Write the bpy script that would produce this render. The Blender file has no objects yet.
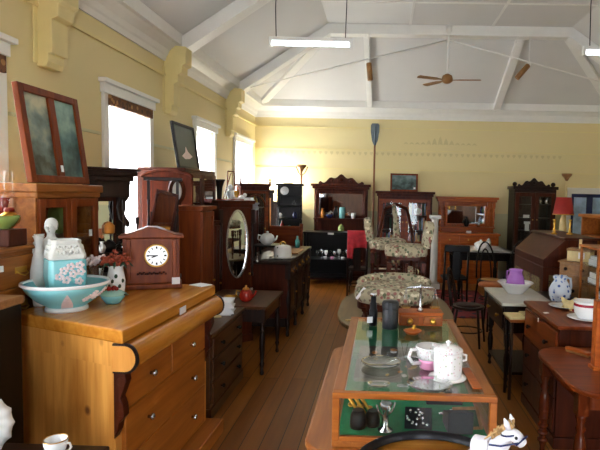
import bpy, bmesh, math, random
from mathutils import Matrix, Vector
random.seed(7)
C = bpy.context.scene.collection
PI = math.pi

# ------------------------------------------------------------------ camera
F, PX, PY, CAMZ, ROLL = 520.0, 372.0, 227.0, 1.7, 0.022
Yc = Vector(((382-PX)/F, -(194.5-PY)/F, -1)).normalized()
Xc = Vector((1, -ROLL, 0)); Xc = (Xc - Yc*Xc.dot(Yc)).normalized()
Zc = Xc.cross(Yc)
ROT = Matrix(((Xc.x, Xc.y, Xc.z), (Yc.x, Yc.y, Yc.z), (Zc.x, Zc.y, Zc.z)))   # camera -> world
cam = bpy.data.cameras.new('camera'); cam.sensor_width = 36; cam.lens = F*36/600
cam.shift_x = -(PX-300)/600; cam.shift_y = (PY-225)/600; cam.clip_start = 0.02
co = bpy.data.objects.new('camera', cam); C.objects.link(co)
co.matrix_world = Matrix.Translation((0, 0, CAMZ)) @ ROT.to_4x4()
bpy.context.scene.camera = co
def ray(px, py): return ROT @ Vector(((px-PX)/F, -(py-PY)/F, -1))
def on(px, py, z):            # ground position of a point at height z
    r = ray(px, py); t = (z-CAMZ)/r.z; return (r.x*t, r.y*t)

# ------------------------------------------------------------------ materials
def lin(c):
    return tuple(((v/255)/12.92 if v/255 <= .04045 else ((v/255+.055)/1.055)**2.4) for v in c) + (1,)
def newmat(name):
    m = bpy.data.materials.new(name); m.use_nodes = True
    nt = m.node_tree; b = nt.nodes['Principled BSDF']; return m, nt, b
def plain(name, c, rough=.5, metal=0, spec=.5, var=.12, scale=9, bump=0):
    m, nt, b = newmat(name)
    b.inputs['Roughness'].default_value = rough; b.inputs['Metallic'].default_value = metal
    b.inputs['Specular IOR Level'].default_value = spec
    tc = nt.nodes.new('ShaderNodeTexCoord'); n = nt.nodes.new('ShaderNodeTexNoise')
    n.inputs['Scale'].default_value = scale; n.inputs['Detail'].default_value = 4
    nt.links.new(tc.outputs['Object'], n.inputs['Vector'])
    r = nt.nodes.new('ShaderNodeValToRGB'); l = lin(c)
    r.color_ramp.elements[0].position = .3; r.color_ramp.elements[1].position = .7
    r.color_ramp.elements[0].color = tuple(v*(1-var) for v in l[:3])+(1,)
    r.color_ramp.elements[1].color = tuple(min(1, v*(1+var)) for v in l[:3])+(1,)
    nt.links.new(n.outputs['Fac'], r.inputs['Fac']); nt.links.new(r.outputs['Color'], b.inputs['Base Color'])
    if bump:
        bp = nt.nodes.new('ShaderNodeBump'); bp.inputs['Strength'].default_value = bump; bp.inputs['Distance'].default_value = .01
        nt.links.new(n.outputs['Fac'], bp.inputs['Height']); nt.links.new(bp.outputs['Normal'], b.inputs['Normal'])
    return m
def wood(name, c1, c2, axis='z', rough=.35, scale=5, knots=False, spec=.5):
    m, nt, b = newmat(name)
    b.inputs['Roughness'].default_value = rough; b.inputs['Specular IOR Level'].default_value = spec
    tc = nt.nodes.new('ShaderNodeTexCoord'); mp = nt.nodes.new('ShaderNodeMapping')
    s = [scale*5]*3; s['xyz'.index(axis)] = scale*.45
    mp.inputs['Scale'].default_value = s
    nt.links.new(tc.outputs['Object'], mp.inputs['Vector'])
    n = nt.nodes.new('ShaderNodeTexNoise'); n.inputs['Scale'].default_value = 1.0
    n.inputs['Detail'].default_value = 6; n.inputs['Distortion'].default_value = .6
    nt.links.new(mp.outputs['Vector'], n.inputs['Vector'])
    r = nt.nodes.new('ShaderNodeValToRGB')
    r.color_ramp.elements[0].position = .32; r.color_ramp.elements[1].position = .68
    r.color_ramp.elements[0].color = lin(c1); r.color_ramp.elements[1].color = lin(c2)
    nt.links.new(n.outputs['Fac'], r.inputs['Fac'])
    out = r.outputs['Color']
    if knots:
        mp2 = nt.nodes.new('ShaderNodeMapping'); s2 = (0, 5.5, 4.2)
        mp2.inputs['Scale'].default_value = s2; nt.links.new(tc.outputs['Object'], mp2.inputs['Vector'])
        v = nt.nodes.new('ShaderNodeTexVoronoi'); v.inputs['Scale'].default_value = 1
        nt.links.new(mp2.outputs['Vector'], v.inputs['Vector'])
        rr = nt.nodes.new('ShaderNodeValToRGB'); rr.color_ramp.elements[0].position = .05; rr.color_ramp.elements[1].position = .13
        rr.color_ramp.elements[0].color = (.25, .14, .08, 1); rr.color_ramp.elements[1].color = (1, 1, 1, 1)
        nt.links.new(v.outputs['Distance'], rr.inputs['Fac'])
        mx = nt.nodes.new('ShaderNodeMix'); mx.data_type = 'RGBA'; mx.blend_type = 'MULTIPLY'; mx.inputs['Factor'].default_value = 1
        nt.links.new(out, mx.inputs['A']); nt.links.new(rr.outputs['Color'], mx.inputs['B']); out = mx.outputs['Result']
    nt.links.new(out, b.inputs['Base Color'])
    bp = nt.nodes.new('ShaderNodeBump'); bp.inputs['Strength'].default_value = .08; bp.inputs['Distance'].default_value = .003
    nt.links.new(n.outputs['Fac'], bp.inputs['Height']); nt.links.new(bp.outputs['Normal'], b.inputs['Normal'])
    return m
def spots(name, base, cols, scale=30, thr=.35, rough=.8, extra=None):
    """cells of colour scattered over a base: floral cloth, china decoration, rug"""
    m, nt, b = newmat(name); b.inputs['Roughness'].default_value = rough
    tc = nt.nodes.new('ShaderNodeTexCoord'); v = nt.nodes.new('ShaderNodeTexVoronoi'); v.inputs['Scale'].default_value = scale
    nt.links.new(tc.outputs['Object'], v.inputs['Vector'])
    sep = nt.nodes.new('ShaderNodeSeparateColor'); nt.links.new(v.outputs['Color'], sep.inputs['Color'])
    r = nt.nodes.new('ShaderNodeValToRGB'); r.color_ramp.interpolation = 'CONSTANT'
    els = r.color_ramp.elements
    allc = [base]+list(cols)
    els[0].color = lin(allc[0]); els[0].position = 0; els[1].position = .45; els[1].color = lin(allc[1])
    for i, c in enumerate(allc[2:]):
        e = els.new(.45+.55*(i+1)/(len(allc)-1)); e.color = lin(c)
    nt.links.new(sep.outputs['Red'], r.inputs['Fac'])
    rr = nt.nodes.new('ShaderNodeValToRGB'); rr.color_ramp.elements[0].position = thr-.08; rr.color_ramp.elements[1].position = thr+.04
    nt.links.new(v.outputs['Distance'], rr.inputs['Fac'])
    mx = nt.nodes.new('ShaderNodeMix'); mx.data_type = 'RGBA'
    nt.links.new(rr.outputs['Color'], mx.inputs['Factor']); nt.links.new(r.outputs['Color'], mx.inputs['A']); mx.inputs['B'].default_value = lin(base)
    nt.links.new(mx.outputs['Result'], b.inputs['Base Color'])
    return m
def glassmat(name, tint=(.96, .98, .97), refl=1.0):
    m = bpy.data.materials.new(name); m.use_nodes = True; nt = m.node_tree; nt.nodes.clear()
    o = nt.nodes.new('ShaderNodeOutputMaterial'); mx = nt.nodes.new('ShaderNodeMixShader')
    t = nt.nodes.new('ShaderNodeBsdfTransparent'); t.inputs['Color'].default_value = tuple(tint)+(1,)
    g = nt.nodes.new('ShaderNodeBsdfGlossy'); g.inputs['Roughness'].default_value = .02
    f = nt.nodes.new('ShaderNodeLayerWeight'); f.inputs['Blend'].default_value = .5
    p5 = nt.nodes.new('ShaderNodeMath'); p5.operation = 'POWER'; p5.inputs[1].default_value = 4.0
    nt.links.new(f.outputs['Facing'], p5.inputs[0])
    ml = nt.nodes.new('ShaderNodeMath'); ml.operation = 'MULTIPLY_ADD'; ml.inputs[1].default_value = .8*refl; ml.inputs[2].default_value = .035*refl; ml.use_clamp = True
    nt.links.new(p5.outputs[0], ml.inputs[0]); nt.links.new(ml.outputs[0], mx.inputs[0])
    nt.links.new(t.outputs[0], mx.inputs[1]); nt.links.new(g.outputs[0], mx.inputs[2]); nt.links.new(mx.outputs[0], o.inputs[0])
    return m
def emit(name, c, s):
    m, nt, b = newmat(name); b.inputs['Base Color'].default_value = lin(c)
    b.inputs['Emission Color'].default_value = lin(c); b.inputs['Emission Strength'].default_value = s; return m
def picture(name, sky, mid, dark, scale=6):
    m, nt, b = newmat(name); b.inputs['Roughness'].default_value = .35
    tc = nt.nodes.new('ShaderNodeTexCoord'); n = nt.nodes.new('ShaderNodeTexNoise'); n.inputs['Scale'].default_value = scale; n.inputs['Detail'].default_value = 6
    nt.links.new(tc.outputs['Object'], n.inputs['Vector'])
    sp = nt.nodes.new('ShaderNodeSeparateXYZ'); nt.links.new(tc.outputs['Generated'], sp.inputs[0])
    a = nt.nodes.new('ShaderNodeMath'); a.operation = 'MULTIPLY_ADD'; a.inputs[1].default_value = .35
    s2 = nt.nodes.new('ShaderNodeMath'); s2.operation = 'MULTIPLY'; s2.inputs[1].default_value = 1.1
    nt.links.new(n.outputs['Fac'], s2.inputs[0]); nt.links.new(sp.outputs['Z'], a.inputs[0]); nt.links.new(s2.outputs[0], a.inputs[2])
    r = nt.nodes.new('ShaderNodeValToRGB'); e = r.color_ramp.elements
    e[0].position = .3; e[0].color = lin(mid); e[1].position = .95; e[1].color = lin(sky)
    x = e.new(.52); x.color = lin(dark); x = e.new(.7); x.color = lin(mid)
    nt.links.new(a.outputs[0], r.inputs['Fac']); nt.links.new(r.outputs['Color'], b.inputs['Base Color'])
    return m

M = {}
M['pine'] = wood('pine', (186, 118, 46), (220, 156, 76), 'z', .4, 4, True, .3)
M['pine_top'] = wood('pine_top', (172, 104, 30), (200, 134, 50), 'x', .25, 4, False, .4)
M['pine_front'] = wood('pine_front', (146, 80, 24), (178, 106, 38), 'x', .4, 4, False, .3)
M['gloss'] = wood('polished_mahogany', (70, 24, 6), (100, 38, 11), 'z', .16, 5)
M['honey'] = wood('honey_wood', (124, 68, 22), (164, 100, 42), 'x', .4, 5, False, .3)
M['oak'] = wood('oak', (136, 70, 22), (170, 98, 36), 'x', .35, 6, False, .3)
M['oak_y'] = wood('oak_along', (126, 68, 24), (160, 94, 38), 'y', .34, 6, False, .3)
M['tan'] = wood('tan_wood', (126, 84, 44), (156, 110, 62), 'y', .4, 5)
M['walnut'] = wood('walnut', (98, 40, 11), (130, 60, 18), 'z', .42, 5, False, .2)
M['mahog'] = wood('mahogany', (52, 18, 6), (78, 30, 11), 'z', .4, 5, False, .15)
M['mahog_red'] = wood('red_mahogany', (92, 34, 7), (126, 56, 15), 'x', .36, 5, False, .2)
M['brown'] = wood('brown_wood', (58, 31, 11), (84, 48, 19), 'x', .34, 5, False, .3)
M['mahog_matt'] = wood('matt_mahogany', (62, 22, 8), (88, 34, 13), 'z', .65, 5, False, .08)
M['dark'] = wood('dark_wood', (24, 12, 7), (42, 21, 11), 'z', .4, 5, False, .22)
M['darkx'] = wood('dark_wood_along', (28, 14, 8), (48, 25, 13), 'x', .36, 5, False, .25)
M['black'] = wood('ebonised_wood', (9, 7, 7), (18, 13, 11), 'z', .36, 5, False, .22)
M['gold_oak'] = wood('golden_oak', (146, 66, 18), (184, 96, 32), 'x', .35, 6, False, .3)
M['olive_top'] = wood('olive_brown_top', (74, 56, 30), (98, 76, 44), 'y', .35, 4, False, .35)
M['wall'] = plain('yellow_wall_paint', (216, 198, 134), .75, var=.03, scale=2.5)
M['wall_low'] = plain('cream_dado_paint', (206, 200, 158), .7, var=.03, scale=2.5)
M['ceil'] = plain('ceiling_paint', (214, 212, 208), .85, var=.02, scale=2)
M['white'] = plain('white_gloss_paint', (232, 230, 224), .45, var=.02)
M['corbel'] = plain('corbel_paint', (224, 206, 144), .6, var=.03)
M['stencil'] = plain('stencil_paint', (206, 189, 140), .8, var=.05)
M['dark_rear'] = wood('rear_wall_darkened', (58, 34, 20), (90, 56, 34), 'z', .5, 3)  # unseen rear wall, darkened so mirrors reflect dark and fill light drops
M['skirt'] = plain('skirting_paint', (196, 190, 170), .5, var=.03)
M['glass'] = glassmat('clear_glass', (.96, .98, .97), .5)
M['pane'] = glassmat('window_glass', (1, 1, 1), .6)
def sheer(name):
    m = bpy.data.materials.new(name); m.use_nodes = True; nt = m.node_tree; nt.nodes.clear()
    o = nt.nodes.new('ShaderNodeOutputMaterial'); mx = nt.nodes.new('ShaderNodeMixShader'); mx.inputs[0].default_value = .45
    t = nt.nodes.new('ShaderNodeBsdfTransparent'); l = nt.nodes.new('ShaderNodeBsdfTranslucent'); l.inputs['Color'].default_value = (.95, .95, .95, 1)
    nt.links.new(l.outputs[0], mx.inputs[1]); nt.links.new(t.outputs[0], mx.inputs[2]); nt.links.new(mx.outputs[0], o.inputs[0]); return m
M['sheer'] = sheer('sheer_white_blind')
M['shelf_glass'] = glassmat('case_glass', (.95, .98, .97), 1.2)
M['mirror'] = plain('mirror_silvering', (226, 228, 226), .03, 1, var=.01)
M['brass'] = plain('brass', (196, 150, 64), .28, 1, var=.1)
M['steel'] = plain('silver_metal', (200, 200, 204), .25, 1, var=.1)
M['iron'] = plain('black_metal', (26, 26, 30), .35, .6, var=.1)
M['leather'] = plain('black_leather', (30, 32, 38), .38, var=.25, scale=60, bump=.3)
M['china'] = plain('white_china', (236, 236, 236), .15, var=.02)
M['bisque'] = plain('matt_white_porcelain', (214, 214, 208), .5, var=.06, scale=20)
M['turq'] = plain('turquoise_glaze', (126, 194, 200), .22, var=.06)
M['turq_d'] = plain('turquoise_glaze_inside', (150, 190, 174), .25, var=.08)
M['decal'] = plain('pale_flower_decoration', (226, 206, 206), .35, var=.1, scale=60)
M['lilac'] = plain('lilac_glaze', (176, 112, 196), .18, var=.08)
M['pink'] = plain('pink_glaze', (226, 150, 186), .2, var=.15)
M['floral_china'] = spots('floral_china', (240, 238, 238), [(214, 170, 180), (180, 190, 160), (222, 190, 196)], 85, .3, .2)
M['sprig_china'] = spots('sprigged_china', (236, 234, 230), [(60, 70, 50), (120, 90, 110), (236, 234, 230)], 22, .3, .2)
M['blue_china'] = spots('blue_white_china', (206, 214, 226), [(70, 96, 160), (110, 136, 190)], 30, .4, .2)
M['crimson'] = plain('crimson_band', (160, 30, 50), .25, var=.1)
M['gilt'] = plain('gilt', (190, 140, 60), .3, .8, var=.15)
M['floral'] = spots('floral_tapestry', (158, 148, 122), [(104, 78, 58), (84, 92, 66), (136, 84, 76), (206, 194, 164), (120, 110, 92)], 42, .62, .9)
M['red_cloth'] = plain('red_cloth', (222, 62, 76), .8, var=.2, scale=14)
M['rug'] = spots('red_patterned_wool', (112, 22, 30), [(40, 20, 40), (170, 70, 60), (60, 14, 20)], 9, .5, .95)
M['paper'] = plain('white_paper', (232, 232, 232), .7, var=.03)
M['cream'] = plain('cream_cloth', (214, 192, 140), .85, var=.1, scale=18)
M['cane'] = plain('woven_cane', (190, 140, 76), .7, var=.2, scale=70)
M['felt'] = plain('green_felt', (16, 112, 68), .95, var=.12, scale=30)
M['taupe'] = plain('taupe_velvet', (92, 80, 70), .9, var=.2, scale=12)
M['black_card'] = plain('black_velvet', (20, 22, 28), .8, var=.2)
M['red_shade'] = plain('red_lampshade', (150, 26, 18), .7, var=.1)
M['plume'] = plain('russet_dried_flowers', (150, 66, 40), .8, var=.4, scale=40)
M['leafy'] = plain('dark_green_leaves', (44, 66, 40), .6, var=.3, scale=30)
M['fan'] = plain('fan_blade_tan', (136, 94, 46), .45, var=.1)
M['grey_paint'] = plain('grey_blue_paint', (92, 104, 112), .6, var=.1)
M['shaft'] = wood('oar_shaft_wood', (110, 66, 36), (140, 90, 52), 'z', .4, 6)
M['tube'] = emit('fluorescent_tube', (238, 246, 255), 9)
M['pelmet'] = spots('brown_patterned_pelmet', (104, 66, 34), [(60, 34, 20), (164, 120, 70), (80, 44, 26)], 22, .5, .8)
M['greenish'] = plain('green_glaze', (120, 140, 70), .25, var=.2)
M['amber'] = plain('amber_glaze', (196, 120, 40), .3, var=.2)
M['teal'] = plain('teal_glaze', (70, 140, 130), .25, var=.15)
M['navy'] = plain('navy_glaze', (36, 46, 92), .25, var=.2)
M['plumcol'] = plain('plum_binding', (86, 34, 50), .6, var=.2)
M['oxblood'] = plain('red_glaze', (150, 36, 24), .2, var=.2)
M['marble'] = plain('pale_marble', (206, 204, 196), .25, var=.06, scale=6)
M['tanfur'] = plain('tan_plush', (186, 148, 98), .9, var=.25, scale=50, bump=.5)
M['whitefur'] = plain('white_plush', (228, 226, 232), .85, var=.06, scale=40, bump=.4)
M['art1'] = picture('oil_landscape_left', (186, 182, 146), (116, 134, 124), (72, 72, 50), 7)
M['art2'] = picture('oil_landscape_right', (150, 180, 160), (86, 120, 114), (48, 70, 66), 7)
M['art3'] = picture('dark_green_painting', (44, 66, 58), (36, 56, 50), (26, 40, 38), 3)
M['art4'] = picture('lake_landscape', (120, 136, 138), (72, 96, 92), (28, 40, 34), 9)
M['frost'] = plain('blue_obscured_glass', (150, 176, 204), .3, var=.4, scale=5)
M['fret'] = spots('fretted_panel', (112, 96, 54), [(60, 36, 20), (84, 60, 30), (52, 30, 16)], 40, .5, .7)

# ------------------------------------------------------------------ mesh builder
class MB:
    def __init__(s): s.v = []; s.f = []; s.sm = []; s.xf = Matrix()
    def add(s, vs, fs, smooth=False):
        n = len(s.v); s.v += [s.xf @ Vector(v) for v in vs]
        s.f += [tuple(i+n for i in f) for f in fs]; s.sm += [smooth]*len(fs); return s
    def box(s, x0, x1, y0, y1, z0, z1):
        x0, x1 = min(x0, x1), max(x0, x1); y0, y1 = min(y0, y1), max(y0, y1); z0, z1 = min(z0, z1), max(z0, z1)
        return s.add([(x0, y0, z0), (x1, y0, z0), (x1, y1, z0), (x0, y1, z0), (x0, y0, z1), (x1, y0, z1), (x1, y1, z1), (x0, y1, z1)],
                     [(3, 2, 1, 0), (4, 5, 6, 7), (0, 1, 5, 4), (1, 2, 6, 5), (2, 3, 7, 6), (3, 0, 4, 7)])
    def lathe(s, prof, cx=0, cy=0, z=0, seg=16, ax=1.0, ay=1.0, ring=False):
        if ring: prof = list(prof)+[prof[0]]
        vs, fs = [], []; n = len(prof)
        for r, h in prof:
            for k in range(seg):
                a = 2*PI*k/seg; vs.append((cx+ax*r*math.cos(a), cy+ay*r*math.sin(a), z+h))
        for i in range(n-1):
            for k in range(seg):
                a, b = i*seg+k, i*seg+(k+1) % seg; fs.append((a, b, b+seg, a+seg))
        s.add(vs, fs, True)
        caps = []
        if ring: return s
        if prof[0][0] > 1e-6: caps.append(tuple(reversed(range(seg))))
        if prof[-1][0] > 1e-6: caps.append(tuple(range((n-1)*seg, n*seg)))
        base = len(s.v)-len(vs)
        for c in caps: s.f.append(tuple(i+base for i in c)); s.sm.append(False)
        return s
    def cyl(s, r, z0, z1, cx=0, cy=0, seg=16, r2=None): return s.lathe([(r, z0), (r if r2 is None else r2, z1)], cx, cy, 0, seg)
    def tube(s, pts, r, seg=8):
        pts = [Vector(p) for p in pts]; n = len(pts)
        rs = r if isinstance(r, (list, tuple)) else [r]*n
        vs, fs = [], []; up = None
        for i, p in enumerate(pts):
            t = (pts[min(i+1, n-1)]-pts[max(i-1, 0)]).normalized()
            if up is None: up = Vector((0, 0, 1)) if abs(t.z) < .9 else Vector((1, 0, 0))
            a = t.cross(up).normalized(); b = a.cross(t).normalized(); up = b
            for k in range(seg):
                g = 2*PI*k/seg; vs.append(p+a*rs[i]*math.cos(g)+b*rs[i]*math.sin(g))
        for i in range(n-1):
            for k in range(seg):
                q, w = i*seg+k, i*seg+(k+1) % seg; fs.append((q, q+seg, w+seg, w))
        fs.append(tuple(range(seg))); fs.append(tuple(reversed(range((n-1)*seg, n*seg))))
        return s.add(vs, fs, True)
    def prism(s, poly, d0, d1, plane='xz'):
        """polygon in a plane, extruded along the third axis from d0 to d1"""
        def P(a, b, d): return {'xz': (a, d, b), 'yz': (d, a, b), 'xy': (a, b, d)}[plane]
        n = len(poly)
        vs = [P(a, b, d0) for a, b in poly]+[P(a, b, d1) for a, b in poly]
        fs = [tuple(reversed(range(n))), tuple(range(n, 2*n))]+[(i, (i+1) % n, n+(i+1) % n, n+i) for i in range(n)]
        return s.add(vs, fs)
    def ball(s, c, r, seg=14, rings=9):
        r = r if isinstance(r, (list, tuple)) else (r, r, r)
        prof = [(math.sin(PI*i/rings), -math.cos(PI*i/rings)) for i in range(rings+1)]
        keep = s.xf.copy(); s.xf = keep @ Matrix.Translation(c) @ Matrix.Diagonal((r[0], r[1], r[2], 1))
        prof[0] = (.001, -1); prof[-1] = (.001, 1)
        s.lathe(prof, seg=seg); s.xf = keep; return s
    def frame(s, x0, x1, z0, z1, w, y0, y1):
        """four sides of a rectangular frame in the xz plane"""
        s.box(x0, x0+w, y0, y1, z0, z1); s.box(x1-w, x1, y0, y1, z0, z1)
        s.box(x0+w, x1-w, y0, y1, z0, z0+w); s.box(x0+w, x1-w, y0, y1, z1-w, z1); return s
    def at(s, m): s.xf = m; return s
def T(x, y, z): return Matrix.Translation((x, y, z))
def R(a, ax='Z'): return Matrix.Rotation(math.radians(a), 4, ax)

def obj(name, mb, mat, parent=None, bevel=0, sub=0, fix=True):
    me = bpy.data.meshes.new(name); me.from_pydata([tuple(v) for v in mb.v], [], mb.f)
    me.polygons.foreach_set('use_smooth', mb.sm)
    if fix:
        bm = bmesh.new(); bm.from_mesh(me); bmesh.ops.recalc_face_normals(bm, faces=bm.faces); bm.to_mesh(me); bm.free()
    me.materials.append(M[mat] if isinstance(mat, str) else mat); me.update()
    o = bpy.data.objects.new(name, me); C.objects.link(o)
    if parent is not None: o.parent = parent
    if bevel:
        b = o.modifiers.new('bevel', 'BEVEL'); b.width = bevel; b.segments = 2; b.limit_method = 'ANGLE'; b.angle_limit = .7
    if sub:
        u = o.modifiers.new('sub', 'SUBSURF'); u.levels = sub; u.render_levels = sub
        for p in me.polygons: p.use_smooth = True
    return o
def tag(o, label=None, cat=None, group=None, kind=None):
    if label: o['label'] = label
    if cat: o['category'] = cat
    if group: o['group'] = group
    if kind: o['kind'] = kind
    return o
def thing(name, label, cat, loc=(0, 0, 0), rz=0, group=None):
    o = bpy.data.objects.new(name, None); C.objects.link(o); o.empty_display_size = .1
    o.location = loc; o.rotation_euler = (0, 0, math.radians(rz)); return tag(o, label, cat, group)
def struct(name, mb, mat, bevel=0): return tag(obj(name, mb, mat, None, bevel), kind='structure')
def solo(name, mb, mat, label, cat, loc=(0, 0, 0), rz=0, group=None, bevel=0, sub=0):
    o = obj(name, mb, mat, None, bevel, sub); o.location = loc; o.rotation_euler = (0, 0, math.radians(rz)); return tag(o, label, cat, group)
def copy_tree(o, loc, rz=None, label=None, parent=None):
    c = o.copy(); C.objects.link(c)
    if parent is None:
        c.location = loc
        if rz is not None: c.rotation_euler = (0, 0, math.radians(rz))
        if label: c['label'] = label
    else: c.parent = parent
    for k in list(o.children): copy_tree(k, None, None, None, c)
    return c
SKY, EXPO = 11.0, 1.0
# ------------------------------------------------------------------ the hall
WX0, WX1, WY0, WY1, WH = -2.6, 4.7, -3.2, 10.6, 3.2
FZ, FX0, FX1, FY = 4.5, -0.95, 3.05, 9.0            # flat ceiling height and its edges
mb = MB(); mb.box(WX0-.3, WX1+.3, WY0-.3, WY1+.3, -.2, 0)
def floor_mat():
    m, nt, b = newmat('floor_boards'); b.inputs['Roughness'].default_value = .42; b.inputs['Specular IOR Level'].default_value = .3
    tc = nt.nodes.new('ShaderNodeTexCoord'); mp = nt.nodes.new('ShaderNodeMapping'); mp.inputs['Rotation'].default_value = (0, 0, PI/2)
    nt.links.new(tc.outputs['Object'], mp.inputs['Vector'])
    br = nt.nodes.new('ShaderNodeTexBrick'); br.inputs['Scale'].default_value = 1
    br.inputs['Brick Width'].default_value = 3.1; br.inputs['Row Height'].default_value = .13; br.inputs['Mortar Size'].default_value = .003
    br.inputs['Color1'].default_value = lin((138, 80, 24)); br.inputs['Color2'].default_value = lin((166, 102, 36)); br.inputs['Mortar'].default_value = lin((44, 22, 10))
    nt.links.new(mp.outputs['Vector'], br.inputs['Vector'])
    mp2 = nt.nodes.new('ShaderNodeMapping'); mp2.inputs['Scale'].default_value = (22, 1.5, 22); nt.links.new(tc.outputs['Object'], mp2.inputs['Vector'])
    n = nt.nodes.new('ShaderNodeTexNoise'); n.inputs['Scale'].default_value = 1; n.inputs['Detail'].default_value = 5
    nt.links.new(mp2.outputs['Vector'], n.inputs['Vector'])
    mx = nt.nodes.new('ShaderNodeMix'); mx.data_type = 'RGBA'; mx.blend_type = 'MULTIPLY'; mx.inputs['Factor'].default_value = .5
    nt.links.new(br.outputs['Color'], mx.inputs['A']); nt.links.new(n.outputs['Fac'], mx.inputs['B']); nt.links.new(mx.outputs['Result'], b.inputs['Base Color'])
    return m
M['floor'] = floor_mat()
struct('floor', mb, 'floor')

WIN = [(2.60, 3.46), (4.88, 5.74), (7.2, 7.97), (9.13, 10.18)]      # left wall windows
WINX = [(-2.4, -1.4), (.0, 1.7)]                                     # more of the row, out of view; the second widened to add light
WZ0, WZ1 = .95, 2.58
def wall_x(name, x0, x1, wins):
    m = MB(); ys = sorted(wins); y = WY0-.3
    for a, b in ys:
        m.box(x0, x1, y, a, 0, WH+.3); m.box(x0, x1, a, b, 0, WZ0); m.box(x0, x1, a, b, WZ1, WH+.3); y = b
    m.box(x0, x1, y, WY1+.3, 0, WH+.3)
    return struct(name, m, wallmat)
def two_tone():
    """yellow wall with a paler dado below 1.33 m, as painted"""
    m, nt, b = newmat('hall_wall_paint'); b.inputs['Roughness'].default_value = .7
    g = nt.nodes.new('ShaderNodeNewGeometry'); s = nt.nodes.new('ShaderNodeSeparateXYZ'); nt.links.new(g.outputs['Position'], s.inputs[0])
    gt = nt.nodes.new('ShaderNodeMath'); gt.operation = 'GREATER_THAN'; gt.inputs[1].default_value = 1.36; nt.links.new(s.outputs['Z'], gt.inputs[0])
    n = nt.nodes.new('ShaderNodeTexNoise'); n.inputs['Scale'].default_value = 1.5; nt.links.new(g.outputs['Position'], n.inputs['Vector'])
    mx = nt.nodes.new('ShaderNodeMix'); mx.data_type = 'RGBA'; nt.links.new(gt.outputs[0], mx.inputs['Factor'])
    mx.inputs['A'].default_value = lin((196, 192, 150)); mx.inputs['B'].default_value = lin((224, 206, 152))
    m2 = nt.nodes.new('ShaderNodeMix'); m2.data_type = 'RGBA'; m2.blend_type = 'MULTIPLY'; m2.inputs['Factor'].default_value = .06
    nt.links.new(mx.outputs['Result'], m2.inputs['A']); nt.links.new(n.outputs['Color'], m2.inputs['B']); nt.links.new(m2.outputs['Result'], b.inputs['Base Color'])
    return m
wallmat = two_tone()
wall_x('wall_left', WX0-.25, WX0, WIN+WINX)
RWIN = [(-2.4, -1.4)]
wall_x('wall_right', WX1, WX1+.25, RWIN)
BW = (3.82, 4.6, .75, 1.80)                                            # obscured window in the back wall
m = MB(); m.box(WX0-.25, BW[0], WY1, WY1+.25, 0, WH+.3); m.box(BW[1], WX1+.25, WY1, WY1+.25, 0, WH+.3)
m.box(BW[0], BW[1], WY1, WY1+.25, 0, BW[2]); m.box(BW[0], BW[1], WY1, WY1+.25, BW[3], WH+.3)
struct('wall_back', m, wallmat)
RDOOR = (.4, 1.6, 0, 2.5)
m = MB(); m.box(WX0-.25, RDOOR[0], WY0-.25, WY0, 0, WH+1.6); m.box(RDOOR[1], WX1+.25, WY0-.25, WY0, 0, WH+1.6); m.box(RDOOR[0], RDOOR[1], WY0-.25, WY0, RDOOR[3], WH+1.6)
struct('wall_rear', m, 'dark_rear')

# ceiling: flat centre, sloping sides, hipped end over the back wall
CE = 3.42
m = MB()
v = [(WX0, WY0, CE), (FX0, WY0, FZ), (FX1, WY0, FZ), (WX1, WY0, CE), (WX0, WY1, CE), (FX0, FY, FZ), (FX1, FY, FZ), (WX1, WY1, CE)]
th = .12
n8 = len(v); v2 = v+[(a, b, c+th) for a, b, c in v]
quads = [(0, 1, 5, 4), (1, 2, 6, 5), (2, 3, 7, 6), (4, 5, 6, 7)]
fs = []
for q in quads: fs.append(q); fs.append(tuple(i+8 for i in reversed(q)))
fs += [(0, 8, 9, 1), (1, 9, 10, 2), (2, 10, 11, 3), (0, 4, 12, 8), (3, 11, 15, 7), (4, 7, 15, 12)]
m.add(v2, fs); struct('ceiling', m, 'ceil')
def ceil_z(x, y):
    z = FZ
    if x < FX0: z = min(z, CE+(FZ-CE)*(x-WX0)/(FX0-WX0))
    if x > FX1: z = min(z, CE+(FZ-CE)*(WX1-x)/(WX1-FX1))
    if y > FY: z = min(z, CE+(FZ-CE)*(WY1-y)/(WY1-FY))
    return z
def beam_between(m, a, b, w, h):
    a, b = Vector(a), Vector(b); d = (b-a); L = d.length; t = d/L
    s = t.cross(Vector((0, 0, 1))).normalized(); u = s.cross(t).normalized()
    keep = m.xf; m.xf = Matrix(((s.x, t.x, u.x, a.x), (s.y, t.y, u.y, a.y), (s.z, t.z, u.z, a.z), (0, 0, 0, 1)))
    m.box(-w/2, w/2, 0, L, -h, 0); m.xf = keep
# cornice: stepped profile round the walls
def cornice(name, pts, mat='white'):
    prof = [(0, 3.21), (.02, 3.21), (.035, 3.26), (.05, 3.28), (.07, 3.33), (.13, 3.38), (.15, 3.40), (.19, 3.41), (.19, 3.54), (0, 3.43)]
    m = MB()
    (x0, y0), (x1, y1), nx, ny = pts
    vs = []
    for (x, y, e) in ((x0, y0, 1), (x1, y1, -1)):
        for d, z in prof: vs.append((x+nx*d, y+ny*d, z))
    k = len(prof); fs = [tuple(range(k)), tuple(reversed(range(k, 2*k)))]+[(i, (i+1) % k, k+(i+1) % k, k+i) for i in range(k)]
    m.add(vs, fs); return struct(name, m, mat)
cornice('trim_1', ((WX0, WY0), (WX0, WY1), 1, 0)); cornice('trim_2', ((WX1, WY0), (WX1, WY1), -1, 0)); cornice('trim_3', ((WX0, WY1), (WX1, WY1), 0, -1))
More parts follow.
